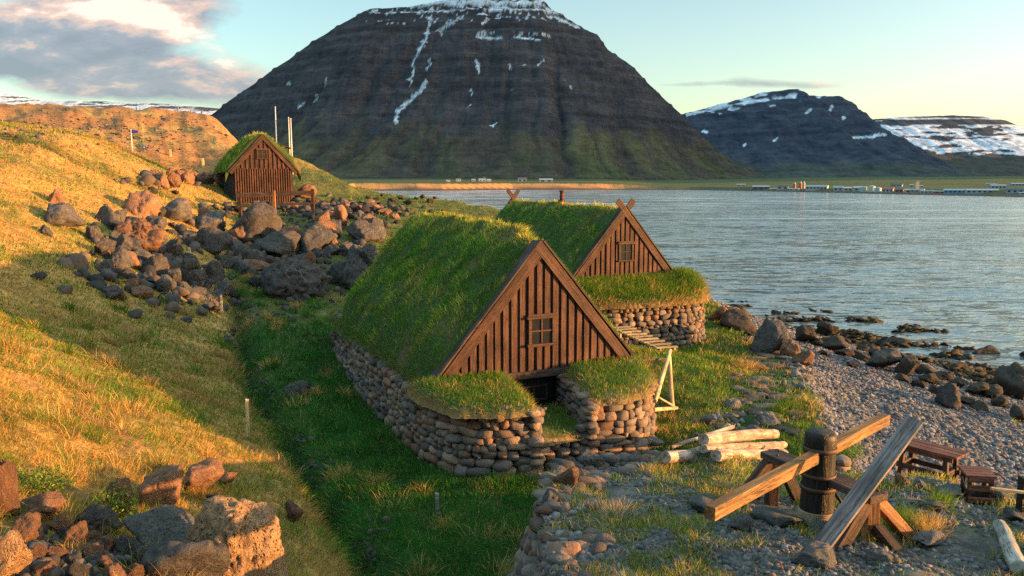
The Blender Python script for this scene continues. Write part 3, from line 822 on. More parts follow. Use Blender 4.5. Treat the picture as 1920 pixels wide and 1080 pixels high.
# ================================================================== GRASS
class Grass:
    def __init__(s): s.P = []; s.L = []; s.W = []; s.C = []; s.D = []
    def put(s, P, L, W, C, lean): s.P.append(P); s.L.append(L); s.W.append(W); s.C.append(C); s.D.append(lean)
    def arrays(s, rs):
        P, L, Wd, C, D = np.vstack(s.P), np.concatenate(s.L), np.concatenate(s.W), np.vstack(s.C), np.vstack(s.D)
        n = len(P)
        th = rs.random(n)*2*np.pi
        wx = np.stack([np.cos(th), np.sin(th), np.zeros(n)], 1)*(Wd/2)[:, None]
        up = D+rs.normal(size=(n, 3))*.28; up[:, 2] = np.maximum(up[:, 2], .12)
        up /= np.linalg.norm(up, axis=1)[:, None]
        bend = D*np.array([1, 1, 0])*1.2+rs.normal(size=(n, 3))*np.array([.55, .55, .12])-np.array([0, 0, .35])
        mid = P+up*(L*.55)[:, None]+bend*(L*.05)[:, None]
        tip = P+up*(L*.92)[:, None]+bend*(L*.30)[:, None]
        V = np.stack([P-wx, P+wx, mid-wx*.75, mid+wx*.75, tip], 1).reshape(-1, 3)
        b = (np.arange(n)*5)[:, None]
        T = (b[:, :, None]+np.array([[0, 1, 2], [1, 3, 2], [2, 3, 4]])[None]).reshape(-1, 3)
        k = np.array([1., 1., 1., 1., 1.])[None, :, None]
        return V, T, (C[:, None, :]*k).reshape(-1, 3)
    def build(s, name, parent=None, seed=1):
        rs = np.random.default_rng(seed); V, T, C = s.arrays(rs)
        return link(name, np_mesh(name, V, T, np.clip(C, 0, 1), smooth=True), M['blade'], parent)
DRY = np.array([[.47, .30, .095], [.40, .23, .065], [.54, .37, .13], [.36, .19, .055]])
GRN = np.array([[.085, .17, .018], [.06, .14, .015], [.11, .19, .022], [.15, .20, .028]])
LUSH = np.array([[.030, .125, .018], [.042, .150, .020], [.022, .10, .018], [.07, .16, .022]])
def pick(pal, n, rs): return pal[rs.integers(len(pal), size=n)]*rs.uniform(.75, 1.25, size=(n, 1))

# ================================================================== THE TURF HUTS
AX = R(25)            # all three huts lie parallel
def hut_xy(org, lx, ly):
    return org[0]+lx*math.cos(AX)-ly*math.sin(AX), org[1]+lx*math.sin(AX)+ly*math.cos(AX)
def gable_boards(half, h, pitch=.196, wide=.132, z0=0.0, step0=0.0):
    mb = MB(); k = h/half
    x = -half+.12
    rs = np.random.default_rng(int(half*100))
    while x < half-.05:
        a, b = x, x+wide*rs.uniform(.92, 1.08)
        za, zb = h-abs(a)*k-.02, h-abs(b)*k-.02
        y0, y1 = -.044-rs.random()*.012, .004
        bot = rs.uniform(-.03, .0)
        if min(za, zb) > .03:
            if a < 0 < b:
                pass
            mb.hexa([(a, y0, bot), (b, y0, bot), (b, y1, bot), (a, y1, bot), (a, y0, za), (b, y0, zb), (b, y1, zb), (a, y1, za)])
        x += pitch*rs.uniform(.94, 1.07)
    return mb
def gable_backing(half, h, root, z, y=0.0):
    b = MB().add([(-half, .0, 0), (half, .0, 0), (0, .0, h), (-half, .06, 0), (half, .06, 0), (0, .06, h)], [(0, 1, 2), (3, 5, 4), (0, 3, 4, 1), (1, 4, 5, 2), (2, 5, 3, 0)])
    o = b.build('backing_boards', M['dark_board'], root); o.location = (0, y, z)
def window_parts(root, cx, z0, w, h, y, tim, old=True):
    """frame > panes, with a cross of glazing bars"""
    f = MB(); t = .075
    f.box(cx-w/2-t, cx-w/2, y-.05, y+.02, z0, z0+h); f.box(cx+w/2, cx+w/2+t, y-.05, y+.02, z0, z0+h)
    f.box(cx-w/2-t-.05, cx+w/2+t+.05, y-.075, y+.02, z0+h, z0+h+.055)
    f.box(cx-w/2-t-.04, cx+w/2+t+.04, y-.085, y+.02, z0-.06, z0)
    f.box(cx-w/2-t-.02, cx+w/2+t+.02, y-.06, y+.02, z0+h+.057, z0+h+.10)
    f.box(cx-.018, cx+.018, y-.035, y+.015, z0, z0+h); f.box(cx-w/2, cx+w/2, y-.032, y+.012, z0+h/2-.018, z0+h/2+.018)
    fr = f.build('window', M[tim], root, .006)
    g = MB().box(cx-w/2, cx+w/2, y-.012, y-.006, z0, z0+h).build('pane', M['glass'], fr)
    return fr
def turf_berm(name, poly, root, base, hb, slope_to=None, rnd=.35, seed=0):
    """a cushion of turf laid on top of a wall: domed edges that hang over"""
    P = np.array(poly); x0, y0 = P.min(0)-.12; x1, y1 = P.max(0)+.12
    st = .035
    X, Y = np.meshgrid(np.arange(x0, x1+st, st), np.arange(y0, y1+st, st))
    d = poly_sd(poly, X, Y)+.06*pnoise(X*2.5, Y*2.5, seed)+.04*pnoise(X*7, Y*7, seed)+.05
    k = np.sqrt(np.clip(1-(1-np.clip(d/rnd, 0, 1))**2, 0, 1))
    B = base(X, Y) if callable(base) else base
    Hh = hb(X, Y) if callable(hb) else hb
    Z = B-.10+(Hh+.10)*k+.05*pnoise(X*1.8, Y*1.8, seed+3)*k
    keep = d > -.07
    idx = -np.ones(X.shape, int); idx[keep] = np.arange(keep.sum())
    q = keep[:-1, :-1] & keep[1:, :-1] & keep[:-1, 1:] & keep[1:, 1:]
    j, i = np.nonzero(q)
    F = np.stack([idx[j, i], idx[j, i+1], idx[j+1, i+1], idx[j+1, i]], 1)
    V = np.stack([X[keep], Y[keep], Z[keep]], 1)
    n = fbm(V[:, 0]*1.5, V[:, 1]*1.5, seed, 3)
    col = mixc(np.repeat(C3(.05, .075, .02), len(V), 0), C3(.20, .12, .05), ss((.12-d[keep])/.16))
    col = mixc(col, C3(.13, .10, .04), ss(n)*.5)
    o = link(name, np_mesh(name, V, F, col), M['turf'], root)
    def f(x, y):
        dd = poly_sd(poly, x, y)+.05
        kk = np.sqrt(np.clip(1-(1-np.clip(dd/rnd, 0, 1))**2, 0, 1))
        b = base(x, y) if callable(base) else base
        h2 = hb(x, y) if callable(hb) else hb
        return b-.10+(h2+.10)*kk, dd
    return o, f, (x0, y0, x1, y1)
def berm_grass(gr, f, bb, n, rs, L=(.10, .26), w=.010, dryedge=.45, pal=GRN):
    x = rs.uniform(bb[0], bb[2], n); y = rs.uniform(bb[1], bb[3], n)
    z, d = f(x, y); k = d > -.02
    x, y, z, d = x[k], y[k], z[k], d[k]; m = len(x)
    e = .08
    gx = (f(x+e, y)[0]-f(x-e, y)[0])/(2*e); gy = (f(x, y+e)[0]-f(x, y-e)[0])/(2*e)
    lean = np.stack([-gx*.5, -gy*.5, np.ones(m)*.75], 1); ln = np.linalg.norm(lean[:, :2], axis=1); lean[:, :2] *= (np.minimum(ln, .9)/np.maximum(ln, 1e-6))[:, None]
    edge = ss((.22-d)/.25)
    n2 = fbm(x*1.4, y*1.4, 3.0, 3)
    dry = rs.random(m) < np.clip(edge*dryedge+.12+.35*n2, 0, 1)
    C = np.where(dry[:, None], pick(DRY, m, rs), pick(pal, m, rs))
    gr.put(np.stack([x, y, z-.015], 1), rs.uniform(*L, m), np.full(m, w)*rs.uniform(.7, 1.3, m), C, lean)
def roof_turf(root, prof, x0, x1, y0, y1, seed, st=.12):
    xs = np.arange(x0, x1+st*.5, st); ys = np.arange(y0, y1+st*.5, st)
    X, Y = np.meshgrid(xs, ys); Z = prof(X, Y)
    n = len(xs); i = np.arange(len(ys)-1)[:, None]*n+np.arange(n-1)[None]
    F = np.stack([i, i+1, i+n+1, i+n], -1).reshape(-1, 4)
    V = np.stack([X.ravel(), Y.ravel(), Z.ravel()], 1)
    # thickness at the gable end
    b = V[:n].copy(); b[:, 2] -= .60; b2 = b.copy(); b2[:, 1] += .5
    V2 = np.vstack([V, b, b2]); o = len(V)
    F2 = [(o+k, o+k+1, k+1, k) for k in range(n-1)]+[(o+n+k, o+n+k+1, o+k+1, o+k) for k in range(n-1)]
    nn = fbm(V2[:, 0]*1.2, V2[:, 1]*1.2, seed, 4)
    c = mixc(np.repeat(C3(.035, .06, .016), len(V2), 0), C3(.12, .085, .04), ss(nn*1.3)*.8)
    return link('turf_roof', np_mesh('turf_roof', V2, np.vstack([F, np.array(F2)]), c), M['turf'], root)
def roof_grass(gr, prof, x0, x1, y0, y1, n, rs, zmin, L=(.14, .34), w=.012, lushk=.6, seed=0):
    x = rs.uniform(x0, x1, n); y = rs.uniform(y0, y1, n); z = prof(x, y); e = .08
    gx = np.clip((prof(x+e, y)-prof(x-e, y))/(2*e), -1.6, 1.6); gy = np.clip((prof(x, y+e)-prof(x, y-e))/(2*e), -1.6, 1.6)
    k = rs.random(n) < np.sqrt(1+gx**2+gy**2)/1.9
    x, y, z, gx, gy = x[k], y[k], z[k], gx[k], gy[k]; m = len(x)
    n1 = fbm(x*.8, z*.8+y*.8, seed+1, 4); n2 = fbm(x*2.6, y*2.6+z, seed+2, 2)
    k2 = n2 > -.75+.0*n1
    lean = np.stack([-gx*.12, -gy*.12-.05, np.full(m, .55)], 1)
    lean[:, 0] += -np.sign(gx)*.0
    dry = rs.random(m) < np.clip(.04+1.15*np.clip(n1, 0, 1)+.45*np.clip(n2, 0, 1), 0, .9)*.8
    ridge = ss((z-prof(0, 1.0)+.35)/.3)
    dry |= rs.random(m) < ridge*.45
    C = np.where(dry[:, None], pick(DRY*.75+.25*GRN.mean(0), m, rs), np.where((rs.random(m) < lushk)[:, None], pick(LUSH, m, rs), pick(GRN, m, rs)))
    n5 = fbm(x*1.1, y*.9+z, seed+6, 3)
    C = C*np.array([[1.18, 1.30, 1.0]])*(1+.50*np.clip(n2+.7*n5, -1, 1))[:, None]
    Ln = rs.uniform(*L, m)*(.85+.75*np.clip(n2, -.9, 1))*(1+.55*np.clip(n5, -1, 1))
    lean = lean+np.stack([.45*pnoise(x*1.3, y*1.3, seed+9.), .45*pnoise(x*1.3, y*1.3, seed+13.), 0*x], 1)
    P = np.stack([x, y, z-.02], 1)[k2]
    gr.put(P, Ln[k2], (np.full(m, w)*rs.uniform(.7, 1.4, m))[k2], C[k2], lean[k2])

# ---------------------------------------------------------------- near hut
H1 = (.60, 17.15)
root1 = empty('turf_hut', (*H1, 0), AX, 'nearest turf hut with a dark doorway under its brown gable and a rounded cobble wall', 'turf hut', 'turf roofed fishing huts')
GB, GH, HALF = 1.15, 2.74, 2.35
gable_boards(HALF, GH).build('gable_wall', M['brown_board'], root1, .004).location = (0, 0, GB)
def barges(root, half, base, apex, y, mat, w=.26, over=0.0, cross=None):
    for s in (-1, 1):
        p0 = Vector((s*(half+.12), y, base-.12)); p1 = Vector((0, y, apex+.06))
        d = (p1-p0).normalized()
        if cross: p1 = p1+d*cross
        else: p1 = p1+d*.06
        n = Vector((-d.z*s, 0, d.x*s)); 
        if n.z < 0: n = -n
        off = n*(-w/2+.02)
        b = beam_obj('barge_board', p0+off+Vector((0, -.004*(s+1), 0)), p1+off+Vector((0, -.004*(s+1), 0)), .045, w, M[mat], root, .006, up=n)
    for s in (-1, 1):
        p0 = Vector((s*(half+.16), y+.09, base-.12)); p1 = Vector((0, y+.09, apex+.06)); d = (p1-p0).normalized()
        n = Vector((-d.z*s, 0, d.x*s)); n = n if n.z > 0 else -n
        beam_obj('verge_board', p0+n*(.055+.004*s)+Vector((0, .05, 0)), p1+n*(.055+.004*s)+Vector((0, .05, 0)), .36, .045, M['dark_timber'], root, .006, up=n)
gable_backing(HALF, GH, root1, GB)
barges(root1, HALF, GB, GB+GH, -.075, 'brown_timber', .23)
beam_obj('sill_beam', (-HALF-.10, -.03, GB-.07), (HALF+.12, -.03, GB-.07), .20, .15, M['dark_timber'], root1)
window_parts(root1, .02, GB+.60, .50, .55, -.05, 'brown_timber')
# doorway: posts, the shut door with its little window, darkness behind
MB().box(-.78, -.68, -.03, .08, -.1, 1.0).build('door_post', M['dark_timber'], root1, .006)
MB().box(.44, .54, -.03, .08, -.1, 1.0).build('door_post', M['dark_timber'], root1, .006)
d = MB()
for k in range(5): d.box(-.675+k*.222, -.675+k*.222+.214, .10, .14, -.1, 1.0)
dr = d.build('door', M['tarred_timber'], root1, .004)
f = MB().box(-.45, .25, .07, .10, .74, .79).box(-.45, .25, .07, .10, .42, .47).box(-.45, -.40, .07, .10, .47, .74).box(.20, .25, .07, .10, .47, .74).box(-.125, -.075, .07, .10, .47, .74)
f.build('door_window', M['dark_timber'], dr, .004)
# stone walls
W1 = [(-2.25, 10.6), (-2.55, 8.5), (-2.8, 5), (-2.9, 1.5), (-2.88, -.7), (-2.55, -1.75), (-1.8, -2.12), (-1.13, -2.2)]
J1 = [(-.02, -2.2), (.50, .02)]
W1b = [(-.03, -2.2), (.75, -2.28), (1.5, -2.05), (2.15, -1.4), (2.6, -.4), (2.75, 2), (2.7, 6), (2.3, 10.6), (.6, 11.3), (-.6, 11.3), (-2.25, 10.6)]
STEP = [(-1.16, -2.16), (-.02, -2.18)]
hp = Heap(); rs = np.random.default_rng(11)
def base1(x, y):
    X, Y = hut_xy(H1, x, y); return gz(X, Y)
top_front = lambda x, y: 1.0+.03*math.sin(x*3)
slabf = lambda x, y, z: (.85 if (-1.75 < x < -1.05 and y < -1.8) or (-.1 < x < .55 and y < -1.8) else 0.06)
wall_stones(hp, W1, base1, top_front, rs, (.095, .205), .07, (.9, 2.5), slabf, boxy=.5)
wall_stones(hp, W1b, base1, top_front, rs, (.095, .205), .07, (.9, 2.5), slabf, boxy=.5)
wall_stones(hp, [(.50, .02), (-.04, -2.14)], base1, top_front, rs, (.12, .17), .01, (2, 4), lambda x, y, z: .9)
wall_stones(hp, [(-1.10, -2.14), (-.9, .0)], base1, top_front, rs, (.12, .17), .01, (2, 4), lambda x, y, z: .9)
wall_stones(hp, STEP, base1, lambda x, y: .36, rs, (.12, .20), .05, (1.1, 2.2), lambda x, y, z: .5 if z > .25 else 0)
sw = hp.build('stone_wall', M['wall_stone'], root1)
core = [(-2.75, -.6), (-2.4, -1.6), (-1.75, -1.95), (-1.28, -2.0), (-1.05, .35), (.62, .35), (.16, -2.0), (.75, -2.08), (1.4, -1.87), (2.0, -1.25), (2.42, -.3), (2.55, 2), (2.5, 6), (2.1, 10.4), (.5, 11), (-.5, 11), (-2.05, 10.4), (-2.38, 8.5), (-2.62, 5), (-2.72, 1.5)]
solid_poly(inset(core, .05), -.5, .86).build('wall_core', M['soil'], sw)
solid_poly([(-1.25, -2.02), (.1, -2.02), (.6, .05), (-1.05, .05)], -.5, .29).build('step_core', M['soil'], sw)
# turf
def prof1(x, y):
    x = np.asarray(x, float); y = np.asarray(y, float)
    ax = np.sqrt(x*x+.09)-.3
    fr_ = ss((y-.1)/1.3)
    z = 3.95-.16*(1-ss((y-.22)/.22))-1.165*ax+.06*np.sin(np.clip(np.abs(x)/2.7, 0, 1)*np.pi)*fr_+.19*fr_
    z = z+.10*np.sin((y-1)*.45)*np.exp(-x*x)
    z = z+.08*ss((y-2)/4)
    hip = np.maximum(0, y-8.1); z = z-1.05*hip-.10*hip*hip
    z = z+.13*(.2+.8*fr_)*fbm(x*.8, y*.6, 4.0, 3)+.17*(.3+.7*fr_)*pnoise(x*1.7, y*1.7, 2.0)+.05*pnoise(x*4.5, y*4.5, 2.0)
    edge = np.maximum(0, np.abs(x)-2.28); z = z-2.6*edge**1.1
    return np.maximum(z, .80+.0*x)
roof_turf(root1, prof1, -2.66, 2.60, .06, 11.0, 3)
PL = [(-2.92, .15), (-2.9, -.7), (-2.58, -1.72), (-1.85, -2.1), (-1.2, -2.18), (-.98, -1.4), (-.85, .0)]
PR = [(.12, -2.16), (.75, -2.22), (1.48, -1.98), (2.1, -1.35), (2.55, -.4), (2.7, .3), (.60, -.02)]
PS = [(-1.14, -2.14), (-.0, -2.14), (.45, -.1), (-.9, -.1)]
slope1 = lambda x, y: .08+.17*ss((y+2.0)/1.8)
bL, fL, bbL = turf_berm('turf_berm', PL, root1, .97, slope1, seed=2)
bR, fR, bbR = turf_berm('turf_berm', PR, root1, .97, slope1, seed=5)
bS, fS, bbS = turf_berm('turf_step', PS, root1, .33, lambda x, y: .10-.05*ss((y+1.5)/1.2), seed=8, rnd=.25)
gr = Grass(); rs = np.random.default_rng(21)
roof_grass(gr, prof1, -2.66, 2.60, .10, 11.0, 125000, rs, .9, seed=1, L=(.08, .23), w=.011, lushk=.34)
berm_grass(gr, fL, bbL, 9000, rs, (.07, .19), dryedge=.7); berm_grass(gr, fR, bbR, 9000, rs, (.07, .19), dryedge=.7); berm_grass(gr, fS, bbS, 3500, rs, (.06, .16))
# tussocks hanging over the wall head along the left side
x = rs.uniform(-2.78, -2.5, 6000); y = rs.uniform(-.5, 10.5, 6000)
x = x+.35*ss((y-5)/6); P = np.stack([x, y, np.where(rs.random(6000) < .5, 1.0, 1.1)+rs.normal(size=6000)*.05], 1)
C = np.where((rs.random(6000) < .45)[:, None], pick(DRY*.6, 6000, rs), pick(LUSH, 6000, rs))
gr.put(P, rs.uniform(.04, .13, 6000), np.full(6000, .010), C, np.repeat(np.array([[-.7, -.1, .25]]), 6000, 0))
props(gr.build('grass', root1, 5), kind='stuff')

# ---------------------------------------------------------------- second hut
H2 = (3.95, 28.1)
root2 = empty('turf_hut', (*H2, 0), AX, 'turf hut beyond it by the water, with crossed gable horns and a chimney pipe', 'turf hut', 'turf roofed fishing huts')
B2, HH2, HF2 = 1.92, 2.40, 2.08
gable_boards(HF2, HH2).build('gable_wall', M['brown_board'], root2, .004).location = (0, 0, B2)
gable_backing(HF2, HH2, root2, B2)
barges(root2, HF2, B2, B2+HH2, -.07, 'brown_timber', .22, cross=.42)
barges_back = []
for s in (-1, 1):
    beam_obj('gable_horn', (s*-.30, 9.2+.03*s, B2+HH2-.15), (s*.30, 9.2+.03*s, B2+HH2+.62), .05, .17, M['brown_timber'], root2, .008, up=(1, 0, 0))
beam_obj('sill_beam', (-HF2-.08, -.03, B2-.05), (HF2+.1, -.03, B2-.05), .16, .12, M['dark_timber'], root2)
window_parts(root2, .06, B2+.62, .46, .56, -.045, 'brown_timber')
W2 = [(-2.3, 8.8), (-2.6, 5), (-2.75, 1), (-2.7, -.9), (-2.3, -1.75), (-1.2, -2.0), (0, -2.1), (1.4, -2.1), (2.3, -1.75), (2.85, -.8), (2.9, 1), (2.7, 5), (2.3, 8.8), (0, 9.6), (-2.3, 8.8)]
hp = Heap(); rs = np.random.default_rng(12)
base2 = lambda x, y: gz(*hut_xy(H2, x, y))
wall_stones(hp, W2, base2, lambda x, y: 1.27, rs, (.085, .21), .05, (.9, 2.3), lambda x, y, z: .18 if z > .8 else .08, boxy=.6)
sw = hp.build('stone_wall', M['wall_stone'], root2)
solid_poly(inset(W2[:-1], .2), -1.0, 1.2).build('wall_core', M['soil'], sw)
def prof2(x, y):
    x = np.asarray(x, float); y = np.asarray(y, float)
    ax = np.sqrt(x*x+.06)-.245
    fr_ = ss((y-.1)/1.3)
    z = B2+HH2+.02+.08*fr_-1.155*ax+fr_*.10*np.sin(np.clip(np.abs(x)/2.5, 0, 1)*np.pi)+.10*fbm(x*.9, y*.7, 7.0, 3)-.03*np.sin(y*.5)+.05*pnoise(x*2.2, y*2.2, 5.)
    z = z-1.8*np.maximum(0, y-9.05)
    return np.maximum(z-1.2*np.maximum(0, np.abs(x)-2.5)**1.3, 1.1)
roof_turf(root2, prof2, -2.85, 2.85, .06, 9.4, 9)
P2 = [(-2.78, .35), (-2.72, -.9), (-2.32, -1.75), (-1.2, -2.02), (0, -2.12), (1.4, -2.12), (2.32, -1.78), (2.88, -.8), (2.95, .6), (2.3, .9), (2.1, .1), (-2.1, .1)]
o2, f2, bb2 = turf_berm('turf_berm', P2, root2, 1.25, lambda x, y: .25+.38*ss((y+2.1)/1.7)+.15*ss((x-1.3)/1.2), seed=12, rnd=.5)
gr = Grass(); rs = np.random.default_rng(22)
roof_grass(gr, prof2, -2.85, 2.85, .10, 9.3, 62000, rs, 1.2, w=.015, L=(.09, .24), lushk=.4, seed=11)
berm_grass(gr, f2, bb2, 22000, rs, (.14, .36), .015, .75)
props(gr.build('grass', root2, 6), kind='stuff')
c = MB(); c.tube((0, 0, -.5), (0, 0, .30), .16, .15, 12); ch = c.build('chimney', M['iron'], root2, 0, True); ch.location = (.0, 4.6, B2+HH2-.05)
MB().tube((0, 0, .30), (0, 0, .62), .085, .08, 10).tube((0, 0, .62), (0, 0, .68), .13, .10, 10).build('flue', M['red_timber'], ch, 0, True)

# ---------------------------------------------------------------- third hut, on the rise at the back
g3, t3 = at(497, 378, 50.0), 50.0
H3 = (g3[0], g3[1]); Z3 = gz(*H3)
root3 = empty('turf_hut', (*H3, Z3), AX+R(1), 'small wooden hut on the boulder rise with slatted lower front and mossy turf roof', 'turf hut', 'turf roofed fishing huts')
HF3, EV3, AP3, LN3 = 1.74, 2.15, 4.10, 6.5
mb = MB().box(-HF3, HF3, .02, .10, -.5, EV3)
gw = mb.build('front_wall', M['dark_board'], root3)
gable_boards(HF3, AP3-EV3+.05, .27, .085).build('gable_wall', M['brown_board'], root3, .004).location = (0, -.03, EV3-.02)
sl_ = MB(); k = -HF3
while k < HF3-.05: sl_.box(k, k+.075, -.08, -.03, -.2, EV3-.02); k += .145
sl_.box(-HF3, HF3, -.03, .0, .55, .65).box(-HF3, HF3, -.03, .0, 1.6, 1.7)
sl_.build('slat_screen', M['brown_board'], root3)
for s in (-1, 1):
    b = MB(); k = .15
    b.box(s*HF3-.03, s*HF3+.03, .10, LN3, -.5, EV3)
    while k < LN3: b.box(s*HF3+(.03 if s > 0 else -.055), s*HF3+(.055 if s > 0 else -.03), k, k+.16, -.4, EV3); k += .24
    b.build('side_wall', M['dark_timber'], root3)
gable_backing(HF3, AP3-EV3+.05, root3, EV3-.02, -.03)
barges(root3, HF3+.2, EV3-.15, AP3, -.10, 'brown_timber', .20)
window_parts(root3, -.08, EV3+.62, .50, .50, -.075, 'brown_timber')
def prof3(x, y):
    x = np.asarray(x, float); y = np.asarray(y, float)
    return AP3+.18-1.0*(np.sqrt(x*x+.05)-.22)+.10*np.sin(np.clip(np.abs(x)/2.4, 0, 1)*np.pi)+.08*fbm(x, y, 9., 3)-2.5*np.maximum(0, np.abs(x)-2.05)**1.5
roof_turf(root3, prof3, -2.3, 2.3, -.05, LN3+.2, 15)
gr = Grass(); rs = np.random.default_rng(23)
roof_grass(gr, prof3, -2.3, 2.3, -.05, LN3+.2, 16000, rs, 0, L=(.14, .34), w=.026, lushk=.4, seed=14)
props(gr.build('grass', root3, 7), kind='stuff')
dm = MB(); dm.hexa([(.9, 3.0, 2.9), (2.1, 3.0, 2.9), (2.1, 4.4, 2.9), (.9, 4.4, 2.9), (.5, 3.0, 4.05), (2.1, 3.0, 3.55), (2.1, 4.4, 3.55), (.5, 4.4, 4.05)])
do = dm.build('dormer', M['dark_timber'], root3)
MB().hexa([(.3, 2.9, 4.10), (2.3, 2.9, 3.52), (2.3, 4.5, 3.52), (.3, 4.5, 4.10), (.3, 2.9, 4.16), (2.3, 2.9, 3.58), (2.3, 4.5, 3.58), (.3, 4.5, 4.16)]).build('dormer_roof', M['brown_timber'], do)
# ================================================================== BOULDERS
def boulder_mesh(seed, sub=4, planes=11, soft=12, rough=.05, pits=0.0, box=False):
    rs = np.random.default_rng(seed)
    D, F = ICO[sub]
    N = rs.normal(size=(planes, 3)); N /= np.linalg.norm(N, axis=1)[:, None]
    d = rs.uniform(.52, 1.0, planes)
    if box:
        N = np.array([(1, .1, .15), (-1, -.1, .1), (.1, 1, .1), (-.1, -1, .25), (.12, -.15, 1), (0, 0, -1), (.7, -.6, .3), (-.7, .1, .7), (.6, .5, .6)], float)+rs.normal(size=(9, 3))*.13
        N /= np.linalg.norm(N, axis=1)[:, None]; d = np.array([.8, .85, .8, .72, .70, .8, .92, .86, .95])
    q = np.maximum(D @ N.T, 1e-4)/d[None]
    r = (np.sum(q**soft, 1)+(1/1.25)**soft)**(-1/soft)
    o = rs.random(3)*50
    cr = np.abs(fbm(D[:, 0]*1.6+o[1], D[:, 1]*1.6+o[2], D[:, 2]*1.6+o[0], 3)); r = r*(1+rough*fbm(D[:, 0]*1.9+o[0], D[:, 1]*1.9+o[1], D[:, 2]*1.9+o[2], 5, .65)+rough*.3*pnoise(D[:, 0]*9+o[0], D[:, 1]*9, D[:, 2]*9+o[2])-.11*np.clip(1-cr/.055, 0, 1))
    if pits:
        c = rs.normal(size=(230, 3)); c /= np.linalg.norm(c, axis=1)[:, None]
        a = np.arccos(np.clip(D @ c.T, -1, 1)); rad = .02+.06*rs.random(230)**2.2
        r = r-pits*np.max(np.clip(1-(a/rad[None])**2, 0, 1)*rad[None]*.9, axis=1)
    V = D*r[:, None]
    V = V/np.abs(V).max(0)[None]
    return np_mesh('boulder', V, F, smooth=True)
LIB = [boulder_mesh(100+k, 4, 9+k % 6, 26+8*(k % 4), .125) for k in range(16)]
_ctr = [0]
def boulder(px, py, wpx, hpx, mat, label, group=None, mesh=None, sink=.24, tilt=8, yaw=None, deep=.9, name='boulder', t_over=None):
    p, t = G(px, py) if t_over is None else (at(px, py, t_over), t_over)
    if t_over is not None: p[2] = gz(p[0], p[1])
    W_ = wpx*t/FPX; Hh = hpx*t/FPX
    k = _ctr[0]; _ctr[0] += 1
    me = mesh or LIB[k % len(LIB)]
    if len(me.materials) == 0: me.materials.append(M['basalt'])
    o = bpy.data.objects.new(name, me); COL.objects.link(o)
    o.material_slots[0].link = 'OBJECT'; o.material_slots[0].material = M[mat]
    dirn = np.array([p[0], p[1]]); dirn = dirn/np.linalg.norm(dirn)
    c = np.array([p[0], p[1]])+dirn*W_*deep*.40
    zb = min(p[2], gz(*c)+.1*Hh)
    r2 = random.Random(k)
    o.rotation_euler = (R(r2.uniform(-tilt, tilt)), R(r2.uniform(-tilt, tilt)), R(r2.uniform(0, 360)) if yaw is None else R(yaw)-math.atan2(p[0], p[1]))
    o.scale = (W_/2, W_/2*deep, Hh*(1+sink)/2)
    if yaw is None: o.scale = (W_/2*.98, W_/2*.9, Hh*(1+sink)/2)
    o.location = (c[0], c[1], zb+Hh/2-Hh*sink*.5)
    props(o, label, 'boulder', group)
    return o
ROUGH = [boulder_mesh(601+k, 5, 10, 14, .20) for k in range(3)]
PIT = boulder_mesh(501, 5, 12, 11, .13, pits=2.1, box=True); PITD = boulder_mesh(507, 5, 10, 22, .06, pits=.6)
# --- the foreground heap, bottom left
FG = 'boulders of the foreground heap'
boulder(458, 1128, 196, 182, 'pitted_rock', 'largest foreground boulder, tan and riddled with holes, lit by the sun', FG, PIT, yaw=20, deep=.8, tilt=4)
boulder(318, 1045, 172, 92, 'pitted_dark', 'dark pitted boulder lying against the left of the big holed tan boulder', FG, PITD, yaw=-10, deep=.7)
boulder(312, 962, 104, 82, 'brown_rock', 'squarish reddish boulder above the dark pitted boulder', FG, LIB[3], yaw=15)
boulder(374, 930, 96, 56, 'brown_rock', 'sloping brown slab half sunk in golden grass, rearmost of the foreground rocks', FG, LIB[5], yaw=30, tilt=12)
boulder(232, 970, 56, 74, 'brown_rock', 'narrow upright brown slab beside a leafy plant', FG, LIB[7], yaw=0, deep=.5)
boulder(183, 1004, 90, 50, 'basalt', 'smooth blue grey boulder among the foreground stones', FG, LIB[1], yaw=0)
boulder(8, 975, 62, 118, 'brown_rock', 'tall rust red boulder cut by the left edge', FG, LIB[9], yaw=0, deep=.6)
boulder(82, 982, 95, 50, 'brown_rock', 'low dark brown boulder beside the tall rust red one', FG, LIB[2], yaw=5)
boulder(15, 1100, 105, 112, 'pitted_rock', 'rounded tan boulder in the bottom left corner', FG, LIB[8], yaw=0)
boulder(352, 1110, 165, 88, 'basalt', 'grey wedge of rock at the bottom edge below the dark pitted boulder', FG, LIB[6], yaw=40)
boulder(55, 1016, 66, 46, 'brown_rock', 'dark stone with a red lit end below the low brown boulder', FG)
boulder(142, 1034, 62, 52, 'brown_rock', 'red stone with a tuft of grass growing against it', FG)
boulder(115, 1000, 46, 38, 'brown_rock', 'small angular stone right of the low brown boulder', FG)
boulder(245, 1048, 54, 40, 'basalt', 'small dark stone tucked left of the dark pitted boulder', FG)
boulder(268, 1078, 58, 48, 'basalt', 'dark stone at the bottom edge left of the grey wedge', FG)
boulder(552, 985, 44, 44, 'brown_rock', 'small brown rock in grass right of the big holed tan boulder', FG)
boulder(425, 912, 42, 26, 'brown_rock', 'flat brown stone at the foot of the sloping slab', FG)
